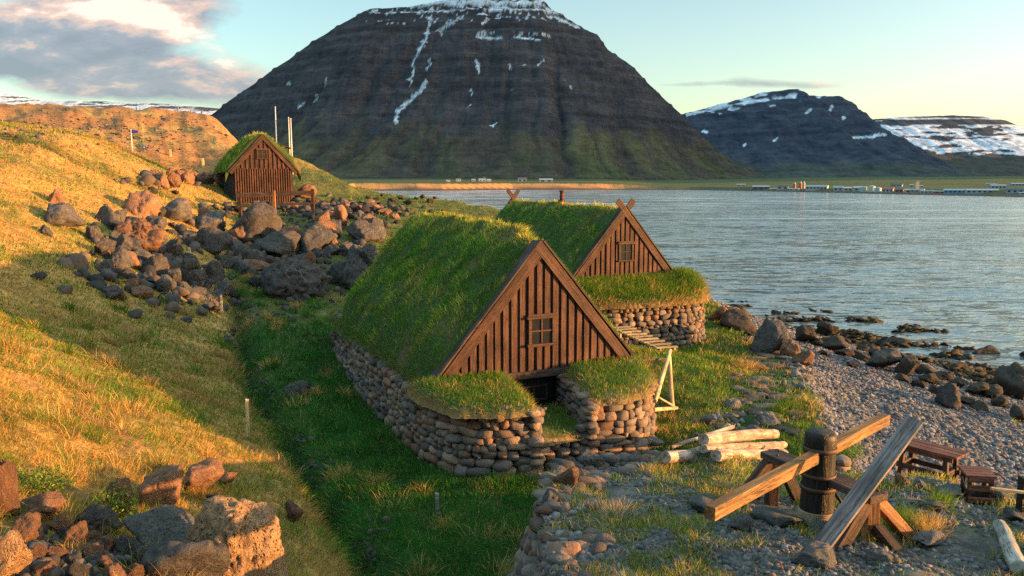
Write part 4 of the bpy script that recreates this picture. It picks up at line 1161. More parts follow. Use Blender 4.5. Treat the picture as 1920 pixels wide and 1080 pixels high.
for k, (px, py, w_, h_) in enumerate([(30, 1040, 46, 34), (70, 1062, 50, 36), (105, 1058, 44, 30), (140, 1070, 48, 36), (178, 1056, 44, 32), (205, 1078, 46, 34), (232, 1074, 40, 28), (172, 1024, 40, 28), (205, 1036, 42, 30), (60, 990, 34, 24), (40, 1072, 40, 30), (92, 1086, 52, 36), (150, 1096, 56, 38), (215, 1100, 52, 36), (250, 1098, 48, 34), (120, 1015, 36, 26), (275, 1056, 36, 26), (290, 1090, 44, 34), (400, 955, 46, 26), (200, 1008, 40, 24)]):
    boulder(px, py, w_, h_, 'brown_rock' if k % 3 else 'basalt', 'fist to head sized stone packed in the heap at the bottom left', 'small stones packed in the foreground heap')
boulder(566, 742, 62, 32, 'basalt', 'lone flat grey slab in the green grass of the gully', None, LIB[4], yaw=0, tilt=4, sink=.5)
# --- the slide of boulders below the third hut
BF = 'boulders below the third hut'
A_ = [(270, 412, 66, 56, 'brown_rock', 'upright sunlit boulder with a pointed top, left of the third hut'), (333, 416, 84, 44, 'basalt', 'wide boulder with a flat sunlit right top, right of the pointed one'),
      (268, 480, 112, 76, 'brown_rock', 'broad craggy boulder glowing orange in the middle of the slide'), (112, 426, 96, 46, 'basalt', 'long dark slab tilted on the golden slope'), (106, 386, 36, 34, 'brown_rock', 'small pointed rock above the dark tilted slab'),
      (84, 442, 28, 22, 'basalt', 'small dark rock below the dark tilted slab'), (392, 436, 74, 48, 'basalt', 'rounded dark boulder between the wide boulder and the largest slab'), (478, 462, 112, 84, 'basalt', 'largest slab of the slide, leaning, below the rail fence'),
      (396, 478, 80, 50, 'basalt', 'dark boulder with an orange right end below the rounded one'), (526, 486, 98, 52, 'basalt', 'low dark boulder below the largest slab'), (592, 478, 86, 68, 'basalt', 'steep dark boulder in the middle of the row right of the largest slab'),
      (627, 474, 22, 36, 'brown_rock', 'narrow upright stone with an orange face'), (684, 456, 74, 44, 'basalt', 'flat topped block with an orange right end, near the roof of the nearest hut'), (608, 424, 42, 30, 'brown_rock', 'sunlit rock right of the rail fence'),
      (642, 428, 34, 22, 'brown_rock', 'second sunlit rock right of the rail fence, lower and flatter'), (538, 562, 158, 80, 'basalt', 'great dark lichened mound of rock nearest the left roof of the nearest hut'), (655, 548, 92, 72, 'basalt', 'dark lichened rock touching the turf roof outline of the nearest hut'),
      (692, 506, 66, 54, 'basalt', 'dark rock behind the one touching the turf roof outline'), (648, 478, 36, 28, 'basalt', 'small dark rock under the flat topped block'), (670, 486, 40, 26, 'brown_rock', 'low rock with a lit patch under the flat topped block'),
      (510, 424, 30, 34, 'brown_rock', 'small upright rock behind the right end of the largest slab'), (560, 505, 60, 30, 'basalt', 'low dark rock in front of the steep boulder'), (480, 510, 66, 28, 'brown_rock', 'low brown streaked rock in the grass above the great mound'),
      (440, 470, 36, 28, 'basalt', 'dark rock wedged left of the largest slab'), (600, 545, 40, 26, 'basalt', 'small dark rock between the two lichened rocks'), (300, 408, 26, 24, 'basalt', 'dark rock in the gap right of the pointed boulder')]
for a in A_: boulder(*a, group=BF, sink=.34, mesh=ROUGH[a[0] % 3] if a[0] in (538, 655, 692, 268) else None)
CH = [(196, 482, 44, 40), (226, 506, 52, 46), (262, 500, 50, 34), (292, 522, 56, 46), (326, 540, 52, 48), (352, 520, 46, 40), (304, 552, 44, 36), (372, 540, 42, 34), (236, 476, 34, 40), (405, 528, 40, 40), (175, 452, 36, 30), (212, 460, 30, 28), (335, 500, 40, 24), (418, 556, 36, 30), (280, 538, 36, 28)]
for k, a in enumerate(CH): boulder(*a, 'basalt', 'dark shaded boulder in the chain of rocks running down the shaded slope', 'chain of dark rocks on the shaded slope')
r9 = random.Random(77); MID = []
while len(MID) < 58:
    px = r9.uniform(190, 715); py = 470+r9.gauss(0, 42)+(px-450)*-.10
    if 415 < py < 565 and not (px > 640 and py > 520): MID.append((px, py))
MID.sort(key=lambda q: q[1])
for px, py in MID:
    k = r9.uniform(.55, 1.25)
    boulder(px, py, 48*k, 30*k*r9.uniform(.8, 1.3), 'basalt' if r9.random() < .78 else 'brown_rock', 'mid sized angular rock packed between the larger boulders below the third hut', 'rocks packed between the big boulders', tilt=22, sink=.4)
PAV = [(372, 556, 40, 17), (392, 566, 44, 17), (410, 560, 36, 15), (385, 578, 40, 14), (362, 568, 34, 15), (402, 586, 32, 12), (352, 556, 30, 14)]
for a in PAV: boulder(*a, 'basalt', 'flat blue grey stone in the small paved patch below the dark chain of rocks', 'flat stones of the paved patch', tilt=14, name='flat_stone')
BK = [(292, 337, 26, 22), (306, 352, 30, 32), (326, 352, 30, 32), (350, 346, 36, 24), (374, 345, 30, 20), (394, 346, 30, 22), (416, 352, 30, 26), (338, 334, 22, 16), (362, 333, 22, 14), (384, 335, 22, 14), (318, 330, 18, 16), (404, 336, 20, 14), (425, 340, 22, 16)]
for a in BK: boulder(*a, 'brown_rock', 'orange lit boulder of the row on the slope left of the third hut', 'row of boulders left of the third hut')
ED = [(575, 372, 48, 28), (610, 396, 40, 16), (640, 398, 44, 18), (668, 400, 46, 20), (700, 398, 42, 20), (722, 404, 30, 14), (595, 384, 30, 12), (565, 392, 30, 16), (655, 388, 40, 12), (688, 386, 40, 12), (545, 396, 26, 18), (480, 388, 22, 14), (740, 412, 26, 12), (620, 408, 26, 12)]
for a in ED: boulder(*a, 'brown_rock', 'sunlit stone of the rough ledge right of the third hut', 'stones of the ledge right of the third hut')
SK = [(690, 372, 14, 7), (705, 376, 16, 8), (718, 368, 12, 6), (735, 380, 20, 9), (752, 374, 18, 8), (765, 384, 22, 10), (780, 376, 14, 7), (792, 372, 16, 8), (805, 382, 20, 10), (815, 374, 12, 8), (772, 366, 12, 6), (745, 364, 10, 6), (832, 396, 22, 4), (890, 412, 26, 4)]
for a in SK: boulder(*a, 'wet_rock', 'black rock standing out of the sea beyond the turf ledge', 'black sea rocks off the headland', tilt=3)
# --- the tide line
SH = [(1440, 664, 92, 66, 'basalt', 'biggest shore boulder, dark with a sunlit right face, at the head of the beach'), (1382, 620, 74, 36, 'wet_rock', 'dark rounded shore boulder left of the biggest one, beside the second hut'), (1350, 604, 44, 30, 'brown_rock', 'brown shore rock touching the right end of the wall of the second hut'),
      (1482, 672, 48, 40, 'brown_rock', 'sunlit rock in front of the biggest shore boulder'), (1506, 688, 46, 30, 'brown_rock', 'second sunlit rock in front of the biggest shore boulder, lower'), (1508, 645, 52, 34, 'wet_rock', 'dark rock right of the biggest shore boulder'),
      (1548, 632, 46, 28, 'wet_rock', 'round weedy rock standing above the tide line'), (1562, 660, 76, 30, 'wet_rock', 'long dark rock at the top of the shingle'), (1775, 764, 66, 48, 'basalt', 'pale grey upright slab on the lower shingle'),
      (1848, 676, 58, 26, 'wet_rock', 'black rock in the shallow water near the right edge'), (1898, 748, 76, 62, 'wet_rock', 'big black boulder on the tide line at the right edge'), (1702, 706, 54, 46, 'wet_rock', 'dark peaked rock on the tide line'),
      (1650, 694, 76, 36, 'basalt', 'grey brown long rock along the tide line'), (1525, 602, 38, 14, 'wet_rock', 'low weedy rock offshore of the biggest boulder'), (1680, 652, 48, 16, 'wet_rock', 'low weedy rock in the middle of the shallows')]
for a in SH: boulder(*a, group='rocks along the tide line')
TL = [(1410, 634, 36, 20), (1365, 588, 36, 16), (1395, 600, 30, 16), (1528, 650, 34, 24), (1585, 668, 40, 22), (1612, 676, 44, 22), (1640, 672, 40, 24), (1662, 672, 40, 26), (1688, 682, 46, 30), (1728, 704, 50, 26), (1742, 722, 56, 28), (1770, 716, 52, 24), (1798, 728, 50, 26), (1826, 742, 56, 30), (1855, 748, 60, 34), (1872, 764, 44, 28), (1815, 760, 40, 22), (1752, 740, 36, 20), (1720, 728, 34, 20), (1690, 716, 30, 18), (1600, 690, 30, 16), (1835, 770, 40, 20), (1908, 790, 50, 36), (1620, 660, 30, 14), (1545, 668, 30, 16), (1572, 640, 28, 14), (1885, 722, 40, 22)]
for a in TL: boulder(a[0], a[1], a[2]*.95, a[3]*.72, 'wet_rock', 'black weedy rock in the belt between the shingle and the water', 'black rocks of the tide belt')
for a in [(1258, 470, 28, 9), (1338, 504, 16, 6), (1332, 467, 10, 4)]: boulder(*a, 'wet_rock', 'small black rock out in the water right of the second hut', 'small rocks out in the water', tilt=2)
# --- slabs on the capstan platform
PL_ = [(1330, 968, 92, 30, 'flat grey slab under the end of the long push bar'), (1458, 990, 92, 30, 'flat slab at the left foot of the capstan post'), (1392, 1000, 50, 32, 'angular dark stone below the long push bar'), (1532, 1072, 110, 34, 'big lichened rock under the foot of the grey plank'),
       (1688, 914, 36, 22, 'sunlit stone below the raised end of the grey plank'), (1724, 920, 30, 18, 'grey stone with a lit end left of the long rounded one'), (1776, 934, 60, 26, 'long rounded grey stone below the bench'), (1745, 958, 46, 18, 'flat stone in grass right of the sloping orange brace'),
       (1740, 1030, 80, 22, 'pale flat slab in the grass in front of the orange brace'), (1066, 920, 66, 40, 'largest stone on the corner of the dry stone wall, reddish'), (1105, 880, 60, 36, 'dark stone on the back of the platform below the nearest hut'), (1035, 950, 50, 30, 'pale blue stone on the top of the dry stone wall'),
       (1160, 868, 56, 34, 'rounded dark stone behind the platform, right of the corner'), (1215, 850, 60, 34, 'dark stone at the back of the platform near the logs'), (1330, 800, 44, 24, 'blue grey stone in grass behind the logs'), (1375, 770, 34, 18, 'pale blue grey stone right of the drying rack'),
       (1540, 1008, 60, 24, 'flat stone at the front of the capstan post'), (1870, 945, 80, 30, 'dark stone below the iron coloured post at the right edge'), (1905, 980, 50, 26, 'dark flat stone at the right edge above the grey log'), (1640, 1062, 60, 22, 'stone between the feet of the front trestle'),
       (1440, 800, 46, 22, 'pale stone beside the flagstone path'), (1410, 818, 44, 20, 'low grey stone beyond the log pile'), (1830, 940, 40, 24, 'reddish stone at the foot of the slatted stool')]
for px, py, wv_, hv_, lb in PL_: boulder(px, py, wv_, hv_, 'brown_rock' if ('sunlit' in lb or 'reddish' in lb) else 'slab', lb, 'stones lying on the capstan platform')  # stones called sunlit get browner rock, warm sunlight put into their colour

# ================================================================== DRY STONE WALL of the platform
rw = empty('dry_stone_wall', (.1, 9.5, 0), 0, 'grey dry stone retaining wall curving round the capstan platform', 'stone wall')
hp = Heap(); rs = np.random.default_rng(31)
PW = [(6.2, 14.95), (4.2, 13.7), (2.4, 12.9), (1.1, 12.25), (.22, 11.4), (-.16, 10.1), (-.24, 8.5), (-.26, 6.5), (-.2, 4.5)]
gnd = lambda x, y: float(ground(np.array([x]), np.array([y]))[0])
def wbase(x, y): return gnd(x-.30 if x < 1 else x-.2, y if x < 1 else y+.4)
def wtop(x, y):
    return max(gnd(x+.75 if x < 1.2 else x+.1, y-.05 if x < 1 else y-.75), 0)+.05*math.sin(x*9+y*7)
wall_stones(hp, PW, wbase, wtop, rs, (.11, .24), .34, (1.0, 2.4), lambda x, y, z: .35, .17, boxy=.45)
# loose stones on the wall head
P, s = smooth_path(PW)
for k in range(330):
    m = rs.integers(20, len(P)-20); inw = rs.random()**1.5*.9
    T = P[m+3]-P[m-3]; T /= np.linalg.norm(T); nn = np.array([-T[1], T[0]])
    x, y = P[m]+nn*(.34+inw)
    sc = rs.uniform(.04, .13)
    V, F = stone(rs, sc*rs.uniform(.9, 1.6), sc*rs.uniform(.8, 1.2), sc*rs.uniform(.45, .8), .6, .2)
    a = rs.random()*6.3; ca, sa = math.cos(a), math.sin(a)
    W_ = np.stack([x+V[:, 0]*ca-V[:, 1]*sa, y+V[:, 0]*sa+V[:, 1]*ca, gnd(x, y)+sc*.25+V[:, 2]], 1)
    hp.put(W_, F, ST_COL[rs.integers(len(ST_COL))]*rs.uniform(.5, .9))
o = hp.build('stones', M['wall_stone'], rw); o.location = (-.1, -9.5, 0)

# ================================================================== FLAGSTONE PATH, SHINGLE, RUBBLE
hp = Heap(); rs = np.random.default_rng(41)
def frust(n, r0, r1, a0=-36, a1=36):
    a = np.radians(rs.uniform(a0, a1, n)); r = np.exp(rs.uniform(math.log(r0), math.log(r1), n))
    return r*np.sin(a), r*np.cos(a), r
pts = [G(px, py)[0][:2] for px, py in ((1452, 655), (1440, 690), (1430, 725), (1418, 760), (1400, 795))]
Pp, _ = smooth_path(pts, .1)
for k in range(120):
    m = rs.integers(len(Pp)); x, y = Pp[m]+rs.normal(size=2)*np.array([.55, .5])
    sc = rs.uniform(.16, .34)
    V, F = stone(rs, sc, sc*rs.uniform(.6, .9), .05, .45, .2)
    a = rs.random()*6.3; ca, sa = math.cos(a), math.sin(a)
    hp.put(np.stack([x+V[:, 0]*ca-V[:, 1]*sa, y+V[:, 0]*sa+V[:, 1]*ca, gnd(x, y)-.012+V[:, 2]+.004*(k % 7)], 1), F, ST_COL[rs.integers(len(ST_COL))]*rs.uniform(.5, .8))
props(hp.build('path', M['wall_stone']), kind='structure')
def pebbles(name, x, y, z, sc, rs, pal, mat='pebble', flat=.55, kind='stuff', sub=1, ang=False):
    n = len(x); Vn, F = ICO[sub]; m = len(Vn)
    lib = []
    for k in range(24):
        o = rs.random(3)*40
        if ang:
            N_ = rs.normal(size=(9, 3)); N_ /= np.linalg.norm(N_, axis=1)[:, None]
            V = Vn*(np.sum((np.maximum(Vn @ N_.T, 1e-4)/rs.uniform(.6, 1, 9)[None])**20, 1)+.02)[:, None]**(-1/20)
        else: V = np.sign(Vn)*np.abs(Vn)**rs.uniform(.65, 1)
        V = V*(1+.25*pnoise(Vn[:, 0]+o[0], Vn[:, 1]+o[1], Vn[:, 2]+o[2]))[:, None]*np.array([rs.uniform(.9, 1.5), rs.uniform(.7, 1), rs.uniform(.4, .8)*flat/.55])
        t_ = Euler((rs.normal()*.3, rs.normal()*.3, 0)).to_matrix(); lib.append(V @ np.array(t_).T)
    lib = np.array(lib)[rs.integers(24, size=n)]
    a = rs.random(n)*6.3; ca, sa = np.cos(a)[:, None], np.sin(a)[:, None]
    V = np.stack([x[:, None]+(lib[..., 0]*ca-lib[..., 1]*sa)*sc[:, None], y[:, None]+(lib[..., 0]*sa+lib[..., 1]*ca)*sc[:, None], z[:, None]+(lib[..., 2]+.22)*sc[:, None]], -1).reshape(-1, 3)
    Fa = (F[None]+(np.arange(n)*m)[:, None, None]).reshape(-1, 3)
    C = np.repeat(pal[rs.integers(len(pal), size=n)]*rs.uniform(.7, 1.25, (n, 1)), m, 0)
    return props(link(name, np_mesh(name, V, Fa, np.clip(C, 0, 1)), M[mat]), kind=kind)
SHP = .47*np.array([(.17, .165, .18), (.23, .22, .235), (.13, .125, .14), (.28, .26, .255), (.20, .165, .16), (.36, .35, .36)])
x, y, r = frust(90000, 11, 52, 8, 37); z = ground(x, y); k = zones(x, y)
ok = (k['beach'] > .45) & (z > SEA-.05) & (k['u'] < 26) & (rs.random(len(x)) < .25+.75*ss((z-SEA-.5)/.6))
x, y, z, r = x[ok], y[ok], z[ok], r[ok]
bnd = .75+.5*ss(.5+1.2*fbm(k['v'][ok]*.35, k['u'][ok]*.06, 3., 3))
sc = bnd*np.maximum(.021+.06*rs.random(len(x))**3, r*.0014)*rs.uniform(.8, 1.25, len(x))
print('shingle', len(x))
pebbles('shingle', x, y, z-.01, sc, rs, SHP)
ok = rs.random(len(x)) < .016
# dark weed and wrack on the lowest shore and lying on the shallows
x, y, r = frust(30000, 26, 75, 8, 37); z = ground(x, y); k = zones(x, y)
n3 = fbm(x*.25, y*.55, 4.0, 4)
wk = (z > SEA-.75) & (z < SEA+.55) & (n3+.55*ss((z-SEA+.5)/.7) > .38) & (k['u'] < 40)
x, y, z, r = x[wk][:5200], y[wk][:5200], z[wk][:5200], r[wk][:5200]
print('weed', len(x))
pebbles('seaweed', x, y, np.maximum(z, SEA-.01), rs.uniform(.08, .30, len(x)), rs, np.array([(.030, .022, .012), (.045, .03, .012), (.02, .016, .012), (.055, .042, .02)]), flat=.13)
# gravel and broken stone on the platform
GP = .6*np.array([(.15, .15, .16), (.20, .195, .195), (.11, .11, .115), (.26, .25, .235), (.22, .16, .12)])
x, y, r = frust(60000, 5.5, 17, -3, 37); k = zones(x, y); z = ground(x, y)
e = plat_edge(x, y); n2 = fbm(x*1.1, y*1.1, 12., 3)
ok = (k['plat'] > .3) & ((n2 > -.35) | (e < .9)) & (e > .12)
x, y, z, e = x[ok], y[ok], z[ok], e[ok]
sc = .009+.042*rs.random(len(x))**4+.03*(e < 1.0)*rs.random(len(x))
print('gravel', len(x))
pebbles('gravel', x, y, z-.006, sc, rs, GP, sub=1, ang=True)
# stones strewn on the grass right of the near hut, at the painted shadow stripe and among the boulders
def strewn(name, specs, pal):
    X, Y, S_ = [], [], []
    for px, py, sx, sy, n, s0, s1 in specs:
        q, t = Gmany(px+rs.normal(size=n)*sx, py+rs.normal(size=n)*sy, n=250)
        X += list(q[:, 0]); Y += list(q[:, 1]); S_ += list(rs.uniform(s0, s1, n)*rs.uniform(.6, 1, n))
    X, Y, S_ = np.array(X), np.array(Y), np.array(S_)
    pebbles(name, X, Y, ground(X, Y)-.2*S_*.3, S_, rs, pal, sub=2, ang=True, flat=.75)
strewn('loose_stones', [(1385, 795, 36, 18, 90, .04, .12), (1490, 710, 10, 24, 60, .05, .14), (1500, 690, 8, 14, 40, .05, .14)], GP)
DKP = np.array([(.028, .026, .027), (.045, .042, .042), (.065, .058, .055), (.085, .062, .05)])
strewn('rubble', [(150, 1045, 90, 25, 260, .03, .09), (90, 1060, 60, 20, 120, .03, .08), (260, 505, 60, 26, 170, .10, .34), (370, 545, 50, 22, 140, .08, .28), (500, 440, 120, 34, 240, .10, .34), (600, 500, 80, 40, 150, .08, .26), (650, 396, 60, 8, 160, .12, .4), (520, 395, 60, 8, 80, .12, .35), (350, 340, 60, 8, 70, .15, .4)], DKP)
strewn('hill_stones', [(180, 236, 130, 13, 300, .05, .16), (300, 255, 70, 16, 140, .05, .18)], DKP*1.6)
strewn('gully_stones', [(500, 760, 8, 20, 14, .05, .12), (600, 880, 10, 14, 14, .04, .10), (480, 720, 8, 16, 10, .06, .14), (560, 835, 8, 12, 12, .04, .10), (700, 1010, 22, 22, 24, .03, .09), (430, 640, 6, 16, 20, .06, .16), (520, 580, 60, 14, 40, .06, .2)], DKP)
# ================================================================== CAPSTAN
pb, tb = G(1530, 985)
cap = empty('capstan', pb, 0, 'wooden capstan with a tarred rope bound post, yellow push bar and trestles', 'capstan')
px0, py0, pz0 = pb
def rel(p): return Vector((p[0]-px0, p[1]-py0, p[2]-pz0))
def relz(px, py, dz): return rel(atz(px, py, pz0+dz))
post_r = .175; PH = 1.10
prof_ = [(-.15, .20), (.0, .205), (.10, .20), (.24, .185), (.45, .178), (.60, .172), (.78, .168), (.93, .170), (1.02, .172), (1.07, .165), (1.10, .14)]
n = 28; V = []; F = []
for z_, r_ in prof_:
    for j in range(n):
        a = 2*math.pi*j/n; V.append((z_, r_*math.cos(a), r_*math.sin(a)))
for i in range(len(prof_)-1):
    for j in range(n): F.append((i*n+j, i*n+(j+1) % n, (i+1)*n+(j+1) % n, (i+1)*n+j))
F.append(tuple(range((len(prof_)-1)*n, len(prof_)*n)))
po = MB().add(V, F).build('post', M['tarred_timber'], cap, 0, True)
po.matrix_local = Matrix.Rotation(-math.pi/2, 4, 'Y')
def coil(name, z0, z1, rad, th, mat, turns):
    V, F = [], []; m = 30*turns; k = 7
    for i in range(m+1):
        a = 2*math.pi*i/30; z_ = lerp(z0, z1, i/m)
        for j in range(k):
            b = 2*math.pi*j/k; rr = rad+th*math.cos(b); V.append((rr*math.cos(a), rr*math.sin(a), z_+th*math.sin(b)))
    for i in range(m):
        for j in range(k): F.append((i*k+j, i*k+(j+1) % k, (i+1)*k+(j+1) % k, (i+1)*k+j))
    return MB().add(V, F).build(name, M[mat], cap, 0, True)
plain('rope', (.24, .17, .10), .9, var=.35)
coil('rope_binding', .06, .20, .196, .012, 'rope', 7)
def hoop(z_, rad, hgt, mat='iron'):
    V, F = [], []
    for r2, zz in ((rad, z_), (rad+.012, z_), (rad+.012, z_+hgt), (rad, z_+hgt)):
        for j in range(n): a = 2*math.pi*j/n; V.append((r2*math.cos(a), r2*math.sin(a), zz))
    for i in range(4):
        for j in range(n): F.append((i*n+j, i*n+(j+1) % n, ((i+1) % 4)*n+(j+1) % n, ((i+1) % 4)*n+j))
    return MB().add(V, F).build('iron_hoop', M[mat], cap, 0, True)
hoop(.88, .169, .05); hoop(.585, .173, .045); hoop(.435, .178, .05)
b0, b1 = relz(1332, 957, .87), relz(1662, 781, .87)
mid = (b0+b1)/2; d_ = (b1-b0).normalized()
ctr = Vector((0.0, 0.0, .80))
sh = ctr-(b0+d_*((ctr-b0).dot(d_))); sh.z = 0
beam_obj('push_bar', b0+sh*.5-Vector((0, 0, .03)), b1+sh*.5-Vector((0, 0, .03)), .115, .13, M['yellow_timber'], cap, .008)
c0, c1 = relz(1458, 840, .60), relz(1668, 924, .60)
d_ = (c1-c0).normalized(); sh = -(c0+d_*((-c0).dot(d_))); sh.z = 0
c0, c1 = c0+sh*.6, c1+sh*.6
c0.z = c1.z = .56
beam_obj('cross_plank', c0, c1, .27, .085, M['dark_timber'], cap, .008)
side = Vector((-d_.y, d_.x, 0))           # across the plank
def gl(v_): return gz(px0+v_.x, py0+v_.y)-pz0
def foot(v_): return Vector((v_.x, v_.y, gl(v_)-.05))
def trestle(e, dirn, tag_):
    e = e-dirn*.10
    top = Vector((e.x, e.y, .515))
    beam_obj('trestle_post', foot(e+dirn*.02), top, .15, .13, M['orange_timber' if tag_ else 'brown_timber'], cap, .006, up=(1, 0, 0))
    for s_, mt in ((1, 'orange_timber' if tag_ else 'dark_timber'), (-1, 'brown_timber')):
        f_ = foot(e+side*s_*.60+dirn*.10)
        beam_obj('trestle_brace', f_, top+side*s_*.09-Vector((0, 0, .03)), .10, .13, M[mt], cap, .006, up=side)
    f_ = foot(e+dirn*.42); beam_obj('trestle_brace', f_, Vector((e.x, e.y, .24))+dirn*.08, .10, .12, M['brown_timber'], cap, .006, up=side)
trestle(c1, d_, True); trestle(c0, -d_, False)
for q_, s_ in ((c1-d_*.08, .07), (c1-d_*.20, -.07), (c0+d_*.10, .07), (c0+d_*.22, -.07)):
    b_ = q_+side*s_; MB().tube((b_.x, b_.y, b_.z+.038), (b_.x, b_.y, b_.z+.062), .018, .015, 8).build('bolt', M['iron'], cap, 0, True)
iron = MB(); iron.tube((.17, -.04, .40), (.30, -.10, .22), .02, .02, 8).tube((.28, -.09, .26), (.30, -.10, .16), .03, .03, 8)
iron.build('pawl', M['iron'], cap, 0, True)
# the grey plank leaning on the trestle
a0 = G(1528, 1048)[0]; a1 = at(1716, 787, 8.55)
o = beam_obj('plank', a0+np.array([0, 0, .05]), a1, .17, .065, M['grey_timber'], None, .006, up=(-.3, -.6, .7))
props(o, 'long weathered grey plank leaning across the front trestle of the capstan', 'plank')

# ================================================================== LOGS
def log(name, a, b, r0, r1, mat, label, group=None, seed=0, lift=0.0, lift2=None):
    p = G(*a)[0] if len(a) == 2 else at(*a); q = G(*b)[0] if len(b) == 2 else at(*b)
    lift2 = lift if lift2 is None else lift2
    o = log_obj(name, p+np.array([0, 0, r0*.9+lift]), q+np.array([0, 0, r1*.9+lift2]), r0, r1, M[mat], None, seed)
    return props(o, label, 'log', group)
GL = 'driftwood logs piled behind the capstan'
log('log', (1246, 882), (1462, 862), .095, .10, 'driftwood', 'longest driftwood log, lying at the front left of the pile', GL, 1, .10)
log('log', (1342, 876), (1470, 866), .095, .09, 'driftwood', 'short thick driftwood log with a frayed left end, at the front of the pile', GL, 2, .09)
log('log', (1318, 858), (1452, 838), .10, .105, 'driftwood', 'thickest driftwood log lying on top of the pile', GL, 3, .20)
log('log', (1318, 862), (1470, 848), .075, .075, 'driftwood', 'driftwood log in the middle of the pile, under the thickest one', GL, 4, .10)
log('log', (1258, 845), (1374, 815), .045, .05, 'driftwood', 'thin pale driftwood pole at the back of the pile, pointing up right', GL, 5, .03, .14)
log('log', (1285, 850), (1345, 838), .04, .06, 'driftwood', 'short driftwood stub tucked behind the thickest log', GL, 6)
log('log', (1874, 996), (1908, 1078), .075, .085, 'grey_log', 'single grey log lying in the grass at the lower right', None, 7)
# thin sticks in the grass
p0, p1 = G(1700, 950)[0], G(1780, 952)[0]
props(log_obj('stick', p0+np.array([0, 0, .10]), p1+np.array([0, 0, .06]), .012, .009, M['driftwood'], None, 9), 'thin pale stick in the grass between the capstan and the slatted stool', 'stick')

# ================================================================== BENCH, STOOL, POST
def rot_pt(org, a, x, y, z): return (org[0]+x*math.cos(a)-y*math.sin(a), org[1]+x*math.sin(a)+y*math.cos(a), z)
pc = (G(1700, 880)[0]+G(1790, 912)[0])/2
bt = empty('bench_table', (pc[0]+.10, pc[1]+.12, pc[2]), R(-52), 'low red brown plank table on four legs standing at the edge of the shingle', 'table')
LT, WT_, HT = 1.02, .50, .50
tb_ = MB()
for k in range(3): tb_.box(-LT/2-.06, LT/2+.06, -WT_/2+k*WT_/3+.004, -WT_/2+(k+1)*WT_/3-.004, HT-.045, HT+.002*k)
tb_.build('table_top', M['red_timber'], bt, .006)
for sx in (-1, 1):
    for sy in (-1, 1):
        beam_obj('leg', (sx*(LT/2-.10), sy*(WT_/2-.05), -.40), (sx*(LT/2-.14), sy*(WT_/2-.07), HT-.05), .075, .075, M['brown_timber'], bt, .005, up=(1, 0, 0))
for sy in (-1, 1): beam_obj('stretcher', (-LT/2+.05, sy*(WT_/2-.05), .10), (LT/2-.05, sy*(WT_/2-.05), .10), .04, .09, M['brown_timber'], bt, .005)
for sx in (-1, 1): beam_obj('stretcher', (sx*(LT/2-.13), -WT_/2+.03, .12), (sx*(LT/2-.13), WT_/2-.03, .12), .04, .09, M['brown_timber'], bt, .005)
for sy in (-1, 1): beam_obj('apron', (-LT/2+.02, sy*(WT_/2-.05), HT-.09), (LT/2-.02, sy*(WT_/2-.05), HT-.09), .03, .08, M['red_timber'], bt, .005)
ps = G(1832, 946)[0]
st = empty('slatted_stool', (ps[0]+.05, ps[1]+.12, ps[2]), R(-12), 'small red brown slatted stool beside the plank table', 'stool')
SW_, SD, SHt = .25, .24, .38
for sx in (-1, 1):
    for sy in (-1, 1): beam_obj('leg', (sx*SW_/2, sy*SD/2, -.3), (sx*SW_/2, sy*SD/2, SHt-.03), .045, .045, M['brown_timber'], st, .004, up=(1, 0, 0))
for z_ in (.07, .22, .33): beam_obj('slat', (-SW_/2-.02, -SD/2-.03, z_), (SW_/2+.02, -SD/2-.03, z_), .022, .07, M['red_timber'], st, .004)
for k in range(4): beam_obj('seat_slat', (-SW_/2-.05, -SD/2+.01+k*.095, SHt-.01), (SW_/2+.05, -SD/2+.01+k*.095, SHt-.01), .085, .03, M['red_timber'], st, .004)
for sx in (-1, 1): beam_obj('side_rail', (sx*(SW_/2+.03), -SD/2, .14), (sx*(SW_/2+.03), SD/2, .30), .02, .05, M['brown_timber'], st, .004)
pp = G(1916, 975)[0]
ht = empty('hitching_post', tuple(pp), 0, 'dark post with a pale pole through it at the right edge of the platform', 'post')
MB().box(-.055, .055, -.055, .055, -.2, .52).build('post', M['tarred_timber'], ht, .008)
q0 = atz(1876, 913, pp[2]+.36)
beam_obj('pole', (-.42, -.04, .40), (.30, -.10, .33), .035, .035, M['pale_pole'], ht, .008)

# ================================================================== DRYING RACK by the near hut
pr, _ = G(1262, 776)
rk = empty('drying_rack', tuple(pr), 0, 'pale pole rack with a slatted top standing between the two nearer huts', 'rack')
rx, ry, rz_ = pr
def rr(p): return Vector((p[0]-rx, p[1]-ry, p[2]-rz_))
tz = 1.46
pA, pB = rr(atz(1252, 652, rz_+tz)), rr(atz(1160, 612, rz_+tz))
def pole(name, a, b, r0, r1, seed=0, mat='pale_pole'): return log_obj(name, a, b, r0, r1, M[mat], rk, seed, 9, 8)
dd = (pB-pA); dd.z = 0; dd.normalize(); pe = Vector((-dd.y, dd.x, 0))
for s_ in (-1, 1): pole('rail', pA+pe*.20*s_-Vector((0, 0, .05)), pB+pe*.20*s_-Vector((0, 0, .05)), .035, .032, 20+s_)
L_ = (pB-pA).length
for k in range(9):
    c = pA+dd*(L_*(k+.2)/8.6); beam_obj('slat', c-pe*.30+Vector((0, 0, .008*k % .02)), c+pe*.30, .10, .035, M['pale_pole'], rk, .006)
foot2 = rr(G(1232, 772)[0])
pole('leg', Vector((0, 0, -.1)), pA+Vector((.05, .1, -.08)), .058, .050, 31)
pole('leg', rr(at(1228, 748, 17.0))-Vector((0, 0, .05)), pA+Vector((.05, -.1, -.04)), .055, .048, 32)
pole('brace', rr(at(1226, 768, 16.9)), Vector((.08, -.05, .16)), .045, .042, 33)
pole('brace', Vector((.06, -.02, .16)), rr(at(1218, 735, 18.6)), .03, .03, 36)
